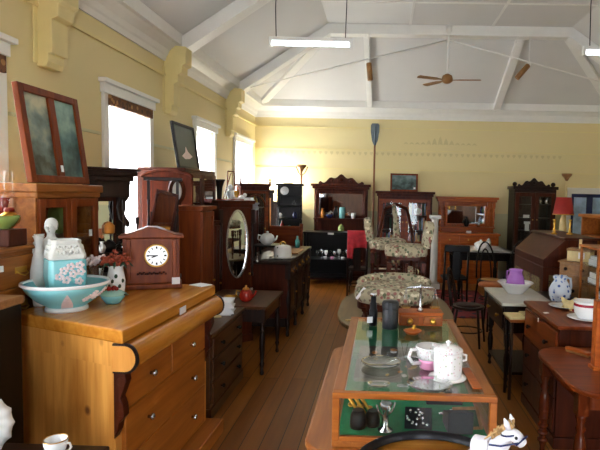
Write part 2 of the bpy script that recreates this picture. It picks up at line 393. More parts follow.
# picture rails and the thin rail at 2.2 m
def rail_x(name, z0, z1, d, x, sgn, mat, gaps):
    m = MB(); y = WY0
    for a, b in gaps: m.box(x, x+sgn*d, y, a, z0, z1); y = b
    m.box(x, x+sgn*d, y, WY1, z0, z1); struct(name, m, mat)
rail_x('trim_4', 3.03, 3.06, .025, WX0, 1, 'corbel', [])
gaps = [(a-.13, b+.13) for a, b in sorted(WIN+WINX)]
rail_x('trim_5', 2.19, 2.215, .02, WX0, 1, 'wall_low', gaps)
rail_x('trim_6', 2.19, 2.215, .02, WX1, -1, 'wall_low', [(a-.13, b+.13) for a, b in RWIN])
struct('trim_7', MB().box(WX0, WX1, WY1-.015, WY1, 2.19, 2.21), 'corbel')
struct('trim_8', MB().box(WX0, WX1, WY1-.015, WY1, 2.585, 2.60), 'corbel')
struct('trim_9', MB().box(WX0, WX1, WY1-.012, WY1, 3.02, 3.04), 'corbel')
# stencilled frieze: small drops under the rail, and a scroll ornament
m = MB()
x = WX0+.15
while x < 3.6:
    m.prism([(x, 2.52), (x+.03, 2.48), (x+.06, 2.52), (x+.06, 2.55), (x, 2.55)], WY1-.004, WY1-.001, 'xz'); x += .115
struct('trim_10', m, 'stencil')
m = MB()
for k in range(-6, 7):
    cx = 1.15+k*.115; h = .05+.13*max(0, 1-abs(k)/3.2)
    m.prism([(cx-.05, 2.72), (cx-.03, 2.72+h*.6), (cx, 2.72+h), (cx+.03, 2.72+h*.6), (cx+.05, 2.72), (cx, 2.735)], WY1-.004, WY1-.001, 'xz')
struct('trim_11', m, 'stencil')
# skirting boards
struct('baseboard_left', MB().box(WX0, WX0+.025, WY0, WY1, 0, .2), 'skirt', .006)
struct('baseboard_right', MB().box(WX1-.025, WX1, WY0, WY1, 0, .2), 'skirt', .006)
struct('baseboard_back', MB().box(WX0+.025, WX1-.025, WY1-.025, WY1, 0, .2), 'skirt', .006)

# roof beams: rafters and collar of each truss, hip rafters, jack rafters
def put_beam(a, b, w=.16, h=.12):
    m = MB(); beam_between(m, a, b, w, h); o = obj('ceiling_beam', m, 'white'); tag(o, kind='structure'); return o
for ty in (8.85, 6.35, 4.0, 1.6, -.8):
    put_beam((WX0+.12, ty, CE+.06), (FX0, ty, FZ), .2, .15)
    put_beam((WX1-.12, ty, CE+.06), (FX1, ty, FZ), .2, .15)
    put_beam((FX0-.05, ty, FZ+.01), (FX1+.05, ty, FZ+.01), .188, .17)
put_beam((WX0+.1, WY1-.1, CE+.05), (FX0, FY, FZ), .16, .08); put_beam((WX1-.1, WY1-.1, CE+.05), (FX1, FY, FZ), .16, .08)
put_beam((-.28, WY1-.1, CE+.05), (-.33, FY, FZ), .1, .09); put_beam((2.22, WY1-.1, CE+.05), (2.3, FY, FZ), .13, .09)
# iron tie rods of the trusses
for ty in (8.85,):
    for sx in (-1, 1):
        x0 = 1.05+sx*(-3.4)
        m = MB().tube([(x0, ty, 3.43), (1.05, ty, 4.29)], .012, 6); o = obj('ceiling_beam', m, 'white'); tag(o, kind='structure')
# thin cover strips between ceiling sheets
m = MB()
for y in (7.75, 5.35, 2.95):
    m.box(FX0, FX1, y-.02, y+.02, FZ-.012, FZ)
for x in (.4, 1.75): m.box(x-.02, x+.02, WY0, FY, FZ-.012, FZ)
struct('trim_12', m, 'white')

# corbels under the trusses
def corbel(y, ztop=3.3):
    m = MB()
    pr = [(0, 2.60), (.07, 2.60), (.09, 2.64), (.09, 2.70), (.12, 2.70), (.12, 2.76), (.12, 2.95), (.17, 2.97), (.17, 3.06), (.21, 3.08), (.21, 3.16), (.26, 3.18), (.26, 3.38), (0, 3.40)]
    m.prism([(WX0+a, z) for a, z in pr], y-.1, y+.1, 'xz')
    m.box(WX0, WX0+.012, y-.14, y+.14, 2.62, 3.15)
    o = obj('wall_corbel', m, 'corbel', None, .006); tag(o, kind='structure')
for y in (8.7, 6.27, 4.0, 1.6): corbel(y)

# windows
def window(name, a, b, x=WX0, sgn=1, pelmet=False, z0=WZ0, z1=WZ1):
    """casing with a hooded head, sill, sashes and glass; sgn=+1 opens off the left wall"""
    m = MB(); w = .09
    m.box(x, x+sgn*.03, a-w, a, z0, z1); m.box(x, x+sgn*.03, b, b+w, z0, z1)
    m.box(x, x+sgn*.045, a-w-.02, b+w+.02, z1, z1+.09); m.box(x, x+sgn*.08, a-w-.05, b+w+.05, z1+.09, z1+.13)
    m.box(x-sgn*.2, x+sgn*.07, a-w, b+w, z0-.05, z0)
    r = struct(name, m, 'white', .005)
    s = MB(); xs = x-sgn*.17
    s.box(xs, xs+sgn*.04, a, a+.05, z0, z1); s.box(xs, xs+sgn*.04, b-.05, b, z0, z1)
    s.box(xs, xs+sgn*.04, a, b, z0, z0+.07); s.box(xs, xs+sgn*.04, a, b, z1-.06, z1); s.box(xs, xs+sgn*.04, a, b, (z0+z1)/2-.02, (z0+z1)/2+.02)
    obj('window_sash', s, 'white', r)
    obj('window_pane', MB().box(xs+sgn*.015, xs+sgn*.02, a+.05, b-.05, z0+.07, z1-.06), 'pane', r)
    obj('sheer_blind', MB().box(x-sgn*.035, x-sgn*.031, a+.002, b-.002, z0+.002, z1-.002), 'sheer', r)
    if pelmet:
        p = MB(); p.box(x+sgn*.0, x+sgn*.05, a-.02, b+.03, z1-.1, z1-.005)
        solo('window_pelmet', p, 'pelmet', 'brown patterned pelmet across the top of the tall bright window', 'pelmet', bevel=.004)
    return r
for i, (a, b) in enumerate(WIN): window('window_%d' % (i+1), a, b, pelmet=(i == 1))
for i, (a, b) in enumerate(WINX): window('window_%d' % (i+5), a, b)
for i, (a, b) in enumerate(RWIN): window('window_%d' % (i+7), a, b, WX1, -1)
p = MB().box(WX0, WX0+.05, 2.58, 3.52, WZ1-.12, WZ1-.005)
solo('window_pelmet', p, 'pelmet', 'brown pelmet end at the left edge of the picture over the first window', 'pelmet', bevel=.004)
# back window of blue obscured glass
m = MB().frame(BW[0]-.08, BW[1]+.08, BW[2]-.08, BW[3]+.08, .08, WY1-.03, WY1); m.box(BW[0]-.12, BW[1]+.12, WY1-.07, WY1, BW[3]+.08, BW[3]+.12)
bwn = struct('window_9', m, 'white', .004)
s = MB().frame(BW[0], BW[1], BW[2], BW[3], .07, WY1+.03, WY1+.08); s.box((BW[0]+BW[1])/2-.06, (BW[0]+BW[1])/2+.06, WY1+.03, WY1+.08, BW[2], BW[3])
obj('window_sash', s, 'navy', bwn)
obj('window_pane', MB().box(BW[0]+.07, BW[1]-.07, WY1+.05, WY1+.055, BW[2]+.07, BW[3]-.07), 'frost', bwn)
# wide doorway behind the viewpoint, open to daylight
m = MB().frame(RDOOR[0]-.12, RDOOR[1]+.12, -.12, RDOOR[3]+.12, .12, WY0, WY0+.03); struct('door_1', m, 'white')

# ------------------------------------------------------------------ ceiling fittings
def batten(x, y, z, label, ln=1.18, rz=0):
    t = thing('fluorescent_light', label, 'light', (x, y, z), rz, 'hanging fluorescent lights')
    obj('housing', MB().box(-ln/2, ln/2, -.035, .035, .03, .075), 'white', t, .005)
    obj('tube', MB().at(R(90, 'Y')).cyl(.02, -ln/2+.03, ln/2-.03), 'tube', t)
    obj('end_cap', MB().box(-ln/2, -ln/2+.03, -.03, .03, -.03, .04), 'white', t); obj('end_cap', MB().box(ln/2-.03, ln/2, -.03, .03, -.03, .04), 'white', t)
    for sx in (-1, 1):
        hz = ceil_z(x+sx*ln*.42, y)-z
        obj('cord', MB().tube([(sx*ln*.42, 0, .07), (sx*ln*.42+.01*sx, 0, hz*.5), (sx*ln*.42, 0, hz)], .006, 6), 'iron', t)
    return t
batten(-.89, 6.3, 3.465, 'hanging fluorescent batten light left of the ceiling fan', ln=.98, rz=1)
batten(2.82, 6.3, 3.42, 'hanging fluorescent batten light at the right edge beyond the fan', ln=.98)
t = thing('ceiling_fan', 'white stemmed ceiling fan with three tan blades under the roof beam', 'ceiling fan', (1.04, 8.8, 3.62))
obj('rod', MB().cyl(.018, .06, FZ-3.62-.05), 'white', t); obj('ceiling_mount', MB().lathe([(.03, FZ-3.62-.16), (.07, FZ-3.62-.1), (.07, FZ-3.62)]), 'white', t)
obj('motor', MB().lathe([(.03, .1), (.08, .07), (.09, .03), (.09, -.02), (.05, -.05), (.02, -.06)]), 'fan', t)
for a in (-4, 128, 205):
    m = MB().at(R(a) @ R(6, 'X')); m.prism([(.07, -.02), (.16, -.025), (.22, -.05), (.54, -.055), (.56, 0), (.54, .055), (.22, .05), (.16, .025), (.07, .02)], -.006, .006, 'xy')
    obj('blade', m, 'fan', t, .002)
def spot(x, y, z, tilt, label, cat='spotlight'):
    t = thing('ceiling_spotlight', label, cat, (x, y, z), 0, 'cylinder spotlights')
    hz = ceil_z(x, y)-z
    obj('bracket', MB().tube([(0, 0, .1), (0, 0, hz)], .01), 'white', t)
    obj('swivel', MB().ball((0, 0, .1), .035), 'white', t)
    m = MB().at(T(0, 0, .1) @ R(tilt, 'Y')); m.lathe([(.035, -.3), (.045, -.3), (.045, -.02), (.02, 0)])
    obj('lamp_body', m, 'fan', t)
spot(-.27, 8.8, 3.79, -6, 'tan cylinder spotlight hanging left of the ceiling fan'); spot(2.38, 8.8, 3.8, 40, 'tilted cylinder spotlight hanging right of the ceiling fan')
zz = ceil_z(-1.55, 8.5)
solo('smoke_detector', MB().lathe([(.03, -.07), (.06, -.05), (.065, 0.06)]), 'white', 'small round white smoke detector on the sloping ceiling', 'smoke detector', (-1.55, 8.5, zz-.02))
# ------------------------------------------------------------------ furniture builders (front faces local -y, x centred, back at y = d)
def knob(parent, x, z, mat='dark', y=0, r=.018):
    m = MB().at(T(x, y, z) @ R(90, 'X')); m.lathe([(r*.5, -.002), (r*.45, r*.7), (r, r*1.1), (r*.9, r*1.7), (r*.3, r*2)], seg=12)
    return obj('knob', m, mat, parent)
def tagpart(parent, x, y, z, w=.035, h=.045, rz=0):
    m = MB().at(T(x, y, z) @ R(rz)); m.box(-w/2, w/2, -.003, 0, -h/2, h/2)
    o = obj('price_tag', m, 'paper', parent); o['label'] = 'small white price tag'; return o
def turned(r, h, seg=12, cx=0, cy=0, z=0, m=None):
    m = m or MB()
    P = [(.55, 0), (.7, .03), (.5, .06), (.42, .1), (.8, .17), (.55, .2), (.6, .24), (.9, .4), (1, .52), (.8, .62), (.55, .66), (.85, .69), (.55, .72), (.9, .78), (.9, .8)]
    m.lathe([(r*a, h*b) for a, b in P], cx, cy, z, seg)
    m.box(cx-r*.9, cx+r*.9, cy-r*.9, cy+r*.9, z+h*.8, z+h); return m
def drawer(parent, x0, x1, z0, z1, mat, knobs=2, kmat='dark', y=0, pull='knob'):
    d = obj('drawer', MB().box(x0+.004, x1-.004, y-.016, y+.02, z0+.004, z1-.004), mat, parent, .004)
    w = x1-x0
    for k in ([.5] if knobs == 1 else [.22, .78]):
        if pull == 'knob': knob(d, x0+w*k, (z0+z1)/2, kmat, y-.016)
        else:
            cx, cz = x0+w*k, (z0+z1)/2
            m = MB().tube([(cx-.035, y-.016, cz), (cx-.03, y-.035, cz-.015), (cx, y-.04, cz-.025), (cx+.03, y-.035, cz-.015), (cx+.035, y-.016, cz)], .004, 6)
            m.box(cx-.045, cx+.045, y-.019, y-.015, cz-.012, cz+.02); obj('handle', m, kmat, d)
    return d
def door(parent, x0, x1, z0, z1, mat, glass=None, y=0, kx=None, fw=.05, kmat='brass', panel=None):
    m = MB().frame(x0+.003, x1-.003, z0+.003, z1-.003, fw, y-.018, y+.006)
    if not glass: m.box(x0+fw, x1-fw, y-.006, y+.004, z0+fw, z1-fw)
    d = obj('door', m, mat, parent, .004)
    if glass: obj('door_pane', MB().box(x0+fw, x1-fw, y-.006, y-.002, z0+fw, z1-fw), glass, d)
    if panel: obj('door_panel', MB().box(x0+fw+.02, x1-fw-.02, y-.01, y-.004, z0+fw+.02, z1-fw-.02), panel, d, .004)
    if kx is not None: knob(d, kx, (z0+z1)/2, kmat, y-.018, .011)
    return d
def carcass(t, w, d, h, mat, plinth=.08, top=.025, over=.02, hollow=None, topmat=None, shelves=()):
    """body, plinth and top board; hollow=(z0,z1) leaves an open cupboard behind glazed doors"""
    m = MB()
    if hollow:
        z0, z1 = hollow; s = .025
        if z0 > plinth+.01: m.box(-w/2, w/2, 0, d, plinth, z0)
        m.box(-w/2, -w/2+s, 0, d, z0, z1); m.box(w/2-s, w/2, 0, d, z0, z1); m.box(-w/2+s, w/2-s, d-.02, d, z0, z1)
        if h-top > z1: m.box(-w/2, w/2, 0, d, z1, h-top)
        for z in shelves: m.box(-w/2+s, w/2-s, .03, d-.02, z-.01, z+.01)
    else: m.box(-w/2, w/2, 0, d, plinth, h-top)
    obj('body', m, mat, t, .004)
    if plinth: obj('plinth', MB().box(-w/2-.012, w/2+.012, -.012, d, 0, plinth), mat, t, .004)
    obj('top', MB().box(-w/2-over, w/2+over, -over, d, h-top, h), topmat or mat, t, .006)
def crest(t, w, z, h, mat, y0=.05, y1=.09, n=24, kind=0):
    """carved cresting rail: an undulating outline with scroll ends"""
    pts = []
    for i in range(n+1):
        u = i/n*2-1; a = abs(u)
        hh = h*(.25+.75*max(0, math.cos(u*PI*.55))**2)+h*.18*math.cos(u*PI*4) if kind == 0 else h*(.45+.3*math.cos(u*PI*3)+.25*math.cos(u*PI*.5))
        if a > .93: hh *= .45
        pts.append((u*w/2, z+max(.012, hh)))
    o = obj('crest', MB().prism([(-w/2, z)]+pts+[(w/2, z)], y0, y1, 'xz'), mat, t, .004)
    b = MB()
    for s in (-1, 1): b.at(T(s*w*.2, y0, z+h*.35) @ R(90, 'X')); b.lathe([(.001, .01), (h*.12, .008), (h*.16, 0)], seg=12)
    b.at(T(0, y0, z+h*.5) @ R(90, 'X')); b.lathe([(.001, .015), (h*.2, .01), (h*.26, 0)], seg=12)
    obj('carving', b, mat, o); return o
def bar(a, b, r, m=None, seg=8): m = m or MB(); return m.tube([a, b], r, seg)
def left(X, y0, y1): return dict(loc=(X, (y0+y1)/2, 0), rz=90)     # stands along the left wall, front to +X
def right(X, y0, y1): return dict(loc=(X, (y0+y1)/2, 0), rz=-90)

# ------------------------------------------------------------------ LEFT ROW, from the viewpoint to the far end
# low dark table across the bottom-left corner
t = thing('corner_table', 'low dark table with the gilt-rimmed cup in the bottom left corner', 'table', (-1.46, 1.45, -.04))
obj('table_top', MB().box(-.5, .36, -.62, .62, .65, .68), 'darkx', t, .008)
obj('apron', MB().box(-.46, .32, -.58, .58, .56, .65), 'dark', t)
for sx in (-.43, .29):
    for sy in (-.55, .55): obj('leg', turned(.03, .57, cx=sx, cy=sy), 'dark', t)
cx, cy = on(56, 455, .645)
t = thing('coffee_cup', 'white cup with a gilt rim standing alone on the low dark table', 'cup', (cx, cy, .64)); t.scale = (.9, .9, .9)
obj('cup_body', MB().lathe([(.02, 0), (.027, .003), (.03, .015), (.04, .03), (.047, .055), (.049, .078), (.046, .078), (.04, .045), (.02, .02), (.001, .016)], seg=24), 'china', t)
obj('rim', MB().lathe([(.0495, .076), (.0498, .08), (.046, .08), (.046, .076)], ring=True, seg=24), 'gilt', t)
obj('handle', MB().tube([(.044, .0, .062), (.062, 0, .062), (.068, 0, .045), (.058, 0, .028), (.038, 0, .025)], .005), 'china', t)
cx, cy = on(-1, 440, .70)
t = thing('shell_dish', 'white scalloped shell dish standing upright at the left edge by the pine chest', 'dish', (-1.53, 1.96, .64), 30); t.scale = (.72, .72, .9)
m = MB().at(T(0, 0, .13) @ R(78, 'X'))
pr = []
for i in range(13):
    pass
vs, fs = [(0, 0, .02)], []; n = 36
for r, z in ((.05, .018), (.09, .01), (.12, -.012)):
    for k in range(n):
        a = 2*PI*k/n; q = r*(1+.06*math.cos(12*a)*(r/.12)); vs.append((q*math.cos(a), q*math.sin(a), z+.006*math.cos(12*a)*(r/.12)))
for k in range(n): fs.append((0, 1+k, 1+(k+1) % n))
for j in range(2):
    for k in range(n): a, b = 1+j*n+k, 1+j*n+(k+1) % n; fs.append((a, a+n, b+n, b))
m.add(vs, fs, True); d = obj('dish_body', m, 'china', t, fix=True)
so = d.modifiers.new('thick', 'SOLIDIFY'); so.thickness = .006
obj('stand', MB().tube([(-.04, -.06, .01), (-.04, .05, .01), (-.03, .06, .1)], .006).tube([(.04, -.06, .01), (.04, .05, .01), (.03, .06, .1)], .006).tube([(-.04, 0, .01), (.04, 0, .01)], .006), 'dark', t)

# black chest between the low table and the honey drawers
t = thing('blanket_box', 'black upright box with a brown lid at the left edge before the honey drawers', 'box', **left(-1.72, 1.98, 2.45))
obj('body', MB().box(-.225, .225, 0, .19, 0, 1.14), 'black', t, .006); obj('lid', MB().box(-.235, .235, -.012, .2, 1.14, 1.18), 'tan', t, .008)
obj('latch', MB().box(-.03, .03, -.018, 0, 1.08, 1.15), 'brass', t)

# honey chest of drawers and the two-door bookcase past it
t = thing('chest_of_drawers', 'tall honey brown chest of drawers at the left edge behind the turquoise bowl', 'chest of drawers', **left(-1.93, 2.18, 2.88))
carcass(t, .70, .55, 1.385, 'honey', over=.025)
zs = [.1, .4, .7, .98, 1.17, 1.34]
for a, b in zip(zs, zs[1:]): drawer(t, -.33, .33, a, b, 'honey', 2, 'brass', 0, 'pull')
tagpart(t, .02, -.03, 1.285, .03, .03)
t = thing('bookcase', 'brown bookcase with two glazed doors under the leaning pair of landscapes', 'bookcase', **left(-1.98, 2.94, 3.58))
carcass(t, .64, .38, 1.72, 'honey', hollow=(.85, 1.64), shelves=(1.12, 1.38), over=.03, top=.05)
obj('cornice', MB().box(-.335, .335, -.02, .38, 1.635, 1.675), 'honey', t, .01)
door(t, -.31, 0, .86, 1.635, 'walnut', 'glass', 0, -.03, .055); door(t, 0, .31, .86, 1.635, 'walnut', 'glass', 0, .03, .055)
door(t, -.31, 0, .1, .84, 'walnut'); door(t, 0, .31, .1, .84, 'walnut')
tagpart(t, -.02, -.02, 1.34); tagpart(t, .2, -.02, 1.40)
def bowl_mb(r, h, foot=None, seg=28, th=.008):
    foot = foot or r*.5
    return MB().lathe([(foot*.9, 0), (foot, .004), (foot*.92, h*.1), (r*.72, h*.32), (r*.92, h*.68), (r, h), (r-th, h), (r*.9-th, h*.68), (r*.68, h*.36), (r*.3, h*.2), (.001, h*.18)], seg=seg)
t = solo('painted_plate', MB().at(R(82, 'X')).lathe([(.05, 0), (.06, .004), (.1, .016), (.104, .016), (.06, -.003), (.001, -.003)], seg=24), 'greenish', 'green and cream plate behind the right glazed bookcase door', 'plate', (-2.12, 3.34, 1.50), 90)
t.location.z = 1.497
solo('green_leaf_dish', bowl_mb(.07, .05), 'greenish', 'green dish on the shelf behind the left glazed bookcase door', 'dish', (-2.13, 3.02, 1.39))
solo('red_jar', MB().lathe([(.03, 0), (.05, .03), (.05, .07), (.03, .1), (.035, .11)]), 'oxblood', 'red jar low behind the right glazed bookcase door', 'jar', (-2.13, 3.33, 1.13))
# things on the honey chest
t = thing('oil_lamp', 'oil lamp with a glass chimney on the honey chest at the left edge', 'lamp', (-2.04, 2.81, 1.385))
obj('lamp_base', MB().lathe([(.05, 0), (.05, .015), (.02, .03), (.018, .09), (.05, .12), (.055, .15), (.03, .17), (.02, .18)]), 'brass', t)
obj('chimney', MB().lathe([(.02, .18), (.035, .21), (.035, .25), (.022, .29), (.02, .40)]), 'glass', t)
obj('collar', MB().lathe([(.022, .175), (.026, .185), (.022, .2)]), 'oxblood', t)
solo('green_bowl', bowl_mb(.085, .07), 'greenish', 'pale green bowl on the honey chest at the left edge', 'bowl', (-2.01, 2.71, 1.475))
solo('trinket_box', MB().box(-.09, .09, -.07, .07, 0, .09), 'mahog', 'dark wooden trinket box carrying the green bowl on the honey chest', 'box', (-2.01, 2.71, 1.385), bevel=.006)
solo('red_glass_vase', MB().lathe([(.03, 0), (.015, .02), (.02, .1), (.035, .2), (.045, .25), (.04, .25), (.018, .12)]), 'oxblood', 'slim red vase beside the oil lamp on the honey chest', 'vase', (-2.11, 2.84, 1.385))

# two landscapes in one frame, leaning on the bookcase
t = thing('landscape_pair', 'dark wooden frame holding two tall landscapes leaning on the bookcase top', 'picture', (-1.995, 3.21, 1.725), 90)
A = R(-8, 'X')
fm = MB().at(A); fm.frame(-.29, .29, 0, .57, .045, -.015, .02); fm.box(-.03, .03, -.015, .02, .045, .525)
obj('frame', fm, 'walnut', t, .004)
for s, mt in ((-1, 'art1'), (1, 'art2')):
    pm = MB().at(A); pm.box(min(s*.03, s*.245), max(s*.03, s*.245), 0, .006, .045, .525); obj('painting', pm, mt, t)
tg = MB().at(A); tg.box(-.01, .012, -.02, -.016, .07, .11); obj('price_tag', tg, 'paper', t)

# overmantel whatnot in front of the window
t = thing('mirrored_whatnot', 'dark whatnot with swelling cornice, mirror and glassware before the tall bright window', 'display cabinet', (-2.15, 4.10, 0), 50); t.scale = (.68, .68, 1)
w = .47; d = .28
m = MB(); m.box(-w/2, w/2, .0, d, 0, .98)
obj('body', m, 'dark', t, .005); obj('shelf', MB().box(-w/2-.06, w/2+.12, -.05, d, .98, 1.01), 'dark', t, .006)
obj('back_panel', MB().box(-w/2, w/2, d-.03, d, 1.01, 1.7), 'dark', t)
obj('mirror', MB().box(-.11, .11, d-.06, d-.03, 1.22, 1.6), 'mirror', t)
obj('mirror_frame', MB().frame(-.14, .14, 1.19, 1.63, .035, d-.07, d-.03), 'mahog', t, .004)
obj('shelf', MB().box(-w/2-.04, w/2+.1, -.02, d-.03, 1.17, 1.19), 'dark', t, .004)
obj('head_panel', MB().box(-w/2+.01, w/2-.01, .02, d-.03, 1.63, 1.74), 'dark', t, .006)
# swelling cornice
m = MB()
for k, (z0, z1, o) in enumerate(((1.73, 1.76, .0), (1.76, 1.80, .03), (1.80, 1.84, .06), (1.84, 1.865, .085))): m.box(-w/2-o, w/2+o, .02-o, d, z0, z1)
obj('cornice', m, 'dark', t, .01)
m = MB().prism([(w/2-.06, 1.73), (w/2+.02, 1.73), (w/2+.0, 1.62), (w/2-.08, 1.55), (w/2-.03, 1.47), (w/2+.02, 1.42), (w/2-.0, 1.38), (w/2-.1, 1.45), (w/2-.13, 1.55)], .08, .13, 'xz'); obj('bracket', m, 'dark', t, .004)
m = MB().prism([(-w/2+.06, 1.73), (-w/2-.02, 1.73), (-w/2, 1.62), (-w/2+.08, 1.55), (-w/2+.03, 1.47), (-w/2-.02, 1.42), (-w/2, 1.38), (-w/2+.1, 1.45), (-w/2+.1, 1.55)], .08, .13, 'xz'); obj('bracket', m, 'dark', t, .004)
for x in (-w/2+.02, -.155, .155, w/2+.08):
    obj('post', turned(.018, .42 if abs(x) < .2 else .28, cx=x, cy=.03, z=1.19 if abs(x) < .2 else 1.19), 'dark', t)
for x in (-w/2, w/2+.06): obj('post', turned(.016, .16, cx=x, cy=.03, z=1.01), 'dark', t)
WN = t
def onlocal(o, x, y, z):
    a = o.rotation_euler.z; x *= o.scale.x; y *= o.scale.y; return (o.location.x+x*math.cos(a)-y*math.sin(a), o.location.y+x*math.sin(a)+y*math.cos(a), o.location.z+z)
def smalls(owner, specs, group=None):
    for (nm, lab, cat, x, y, z, mb, mt) in specs: solo(nm, mb, mt, lab, cat, onlocal(owner, x, y, z), 0, group)
def vase(h, r, seg=14): return MB().lathe([(r*.55, 0), (r*.6, h*.03), (r*.75, h*.15), (r, h*.42), (r*.8, h*.65), (r*.38, h*.82), (r*.42, h*.92), (r*.58, h), (r*.5, h), (r*.3, h*.9)], seg=seg)
def jar(h, r): return MB().lathe([(r*.8, 0), (r, h*.1), (r, h*.68), (r*.7, h*.78), (r*.75, h*.82), (r*.5, h*.92), (r*.12, h*.95), (r*.16, h), (.001, h)], seg=14)
def tumbler(h, r): return MB().lathe([(r*.7, 0), (r, h), (r*.92, h), (r*.62, h*.08), (.001, h*.08)], seg=12)
def goblet(h, r): return MB().lathe([(r*.7, 0), (r*.65, h*.03), (r*.12, h*.08), (r*.1, h*.42), (r*.6, h*.52), (r, h*.75), (r*.85, h), (r*.78, h), (r*.9, h*.75), (r*.5, h*.56)], seg=12)
smalls(WN, [
 ('dark_teapot', 'dark teapot before the mirror of the swelling-corniced whatnot', 'teapot', .0, .08, 1.19, MB().lathe([(.03, 0), (.055, .02), (.06, .05), (.04, .08), (.015, .09), (.012, .1)]).tube([(.05, 0, .04), (.08, 0, .06), (.09, 0, .085)], .01), 'black'),
 ('amber_card', 'amber decorated jar high before the mirror of the whatnot', 'jar', .05, .19, 1.33, jar(.1, .04), 'amber'),
 ('glass_shelf', 'narrow shelf strip high on the whatnot mirror', 'shelf', .05, .19, 1.318, MB().box(-.1, .05, -.03, .05, 0, .012), 'shelf_glass'),
 ('green_vase', 'teal vase at the left end of the whatnot shelf', 'vase', -.2, .05, 1.19, vase(.12, .03), 'teal'),
 ('white_jug', 'white jug left of the dark teapot on the whatnot', 'jug', -.1, .03, 1.19, vase(.09, .03), 'china'),
 ('tall_goblet', 'tallest clear goblet at the bright end of the whatnot shelf', 'goblet', .22, .02, 1.19, goblet(.15, .035), 'shelf_glass'),
 ('white_figurine', 'white figurine at the right end of the whatnot shelf by the window', 'figurine', .29, .06, 1.19, vase(.14, .03), 'bisque'),
 ('pewter_mug', 'silver mug beside the clear goblet on the whatnot shelf', 'mug', .15, .02, 1.19, tumbler(.07, .03), 'steel'),
 ('china_cup', 'white cup on the lower shelf of the whatnot at left', 'cup', -.15, -.01, 1.01, tumbler(.06, .035), 'china'),
 ('amber_bowl', 'amber bowl on the lower shelf of the whatnot', 'bowl', .05, -.0, 1.01, bowl_mb(.06, .06), 'amber'),
 ('blue_jar', 'navy jar on the lower shelf of the whatnot at right', 'jar', .2, .0, 1.01, jar(.1, .035), 'navy')])

# ------------------------------------------------------------------ the big pine chest
A0 = Vector((-1.18, 2.33, 0)); B0 = Vector((-1.14, 3.54, 0))
L = (B0-A0).length; th = math.atan2((B0-A0).y, (B0-A0).x)
t = thing('pine_chest', 'large pine chest of drawers with rounded top drawer holding the turquoise bowl', 'chest of drawers', tuple((A0+B0)/2), math.degrees(th))
D = .70; SH = .38                                             # the carcass is slightly out of square
def shx(m):
    for i, v in enumerate(m.v): m.v[i] = Vector((v.x+v.y*SH*(.5-v.x/L), v.y, v.z))
    return m
w = L
obj('body', shx(MB().box(-w/2+.02, w/2-.02, .055, D, .1, .87)), 'pine', t)
obj('body', shx(MB().box(-w/2+.005, w/2-.005, .02, D, .87, 1.0)), 'pine', t)
obj('top', shx(MB().box(-w/2, w/2, -.005, D+.01, .985, 1.05)), 'pine_top', t, .008)
obj('plinth', shx(MB().box(-w/2-.01, w/2+.02, -.06, D, 0, .10)), 'pine_front', t, .008)
# bolster drawer: rolled front with dark-edged ends
prf = [(.02+.055*math.cos(a)-.03, .915+.065*math.sin(a)) for a in [math.radians(90+180*i/12) for i in range(13)]]
d = obj('drawer', MB().prism([(.05, .98)]+prf+[(.05, .85)], -w/2+.02, w/2-.02, 'yz'), 'pine_top', t)
for s in (-1, 1):
    e = MB().prism([(.05, .985)]+[(.02+.062*math.cos(a)-.03, .915+.072*math.sin(a)) for a in [math.radians(90+180*i/12) for i in range(13)]]+[(.05, .845)], s*(w/2-.02), s*(w/2-.008), 'yz'); obj('drawer_cheek', e, 'dark', d)
    e = MB().prism([(.05, .975)]+[(.02+.05*math.cos(a)-.03, .915+.06*math.sin(a)) for a in [math.radians(90+180*i/12) for i in range(13)]]+[(.05, .855)], s*(w/2-.008), s*(w/2-.004), 'yz'); obj('drawer_cheek', e, 'pine', d)
zs = [.12, .385, .63, .835]
drawer(t, -w/2+.09, -.005, zs[2], zs[3], 'pine_front', 1, 'steel', .05); drawer(t, .005, w/2-.09, zs[2], zs[3], 'pine_front', 1, 'steel', .05)
drawer(t, -w/2+.09, w/2-.09, zs[1], zs[2], 'pine_front', 2, 'steel', .05); drawer(t, -w/2+.09, w/2-.09, zs[0], zs[1], 'pine_front', 2, 'steel', .05)
for s in (-1, 1):                                             # carved dark corbels beside the drawers
    x = s*(w/2-.05)
    m = MB().prism([(.055, .84), (.0, .84), (-.006, .80), (.012, .75), (.024, .72), (.01, .68), (.006, .63), (.03, .60), (.036, .56), (.055, .52)], x-.026, x+.026, 'yz')
    m.at(T(x-.028, .018, .80) @ R(90, 'Y')); m.cyl(.022, 0, .056); m.at(T(x-.028, .026, .65) @ R(90, 'Y')); m.cyl(.016, 0, .056)
    obj('corbel', m, 'mahog', t, .003)
tagpart(t, .05, -.008, .985, .085, .07)
# white card lying on the far corner
zt = 1.05
def lay(px, py, z=zt): x, y = on(px, py, z); return (x, y, z)
solo('card', MB().box(-.06, .06, -.05, .05, 0, .003), 'paper', 'white card lying on the far front corner of the pine chest', 'card', lay(201, 285), -30)
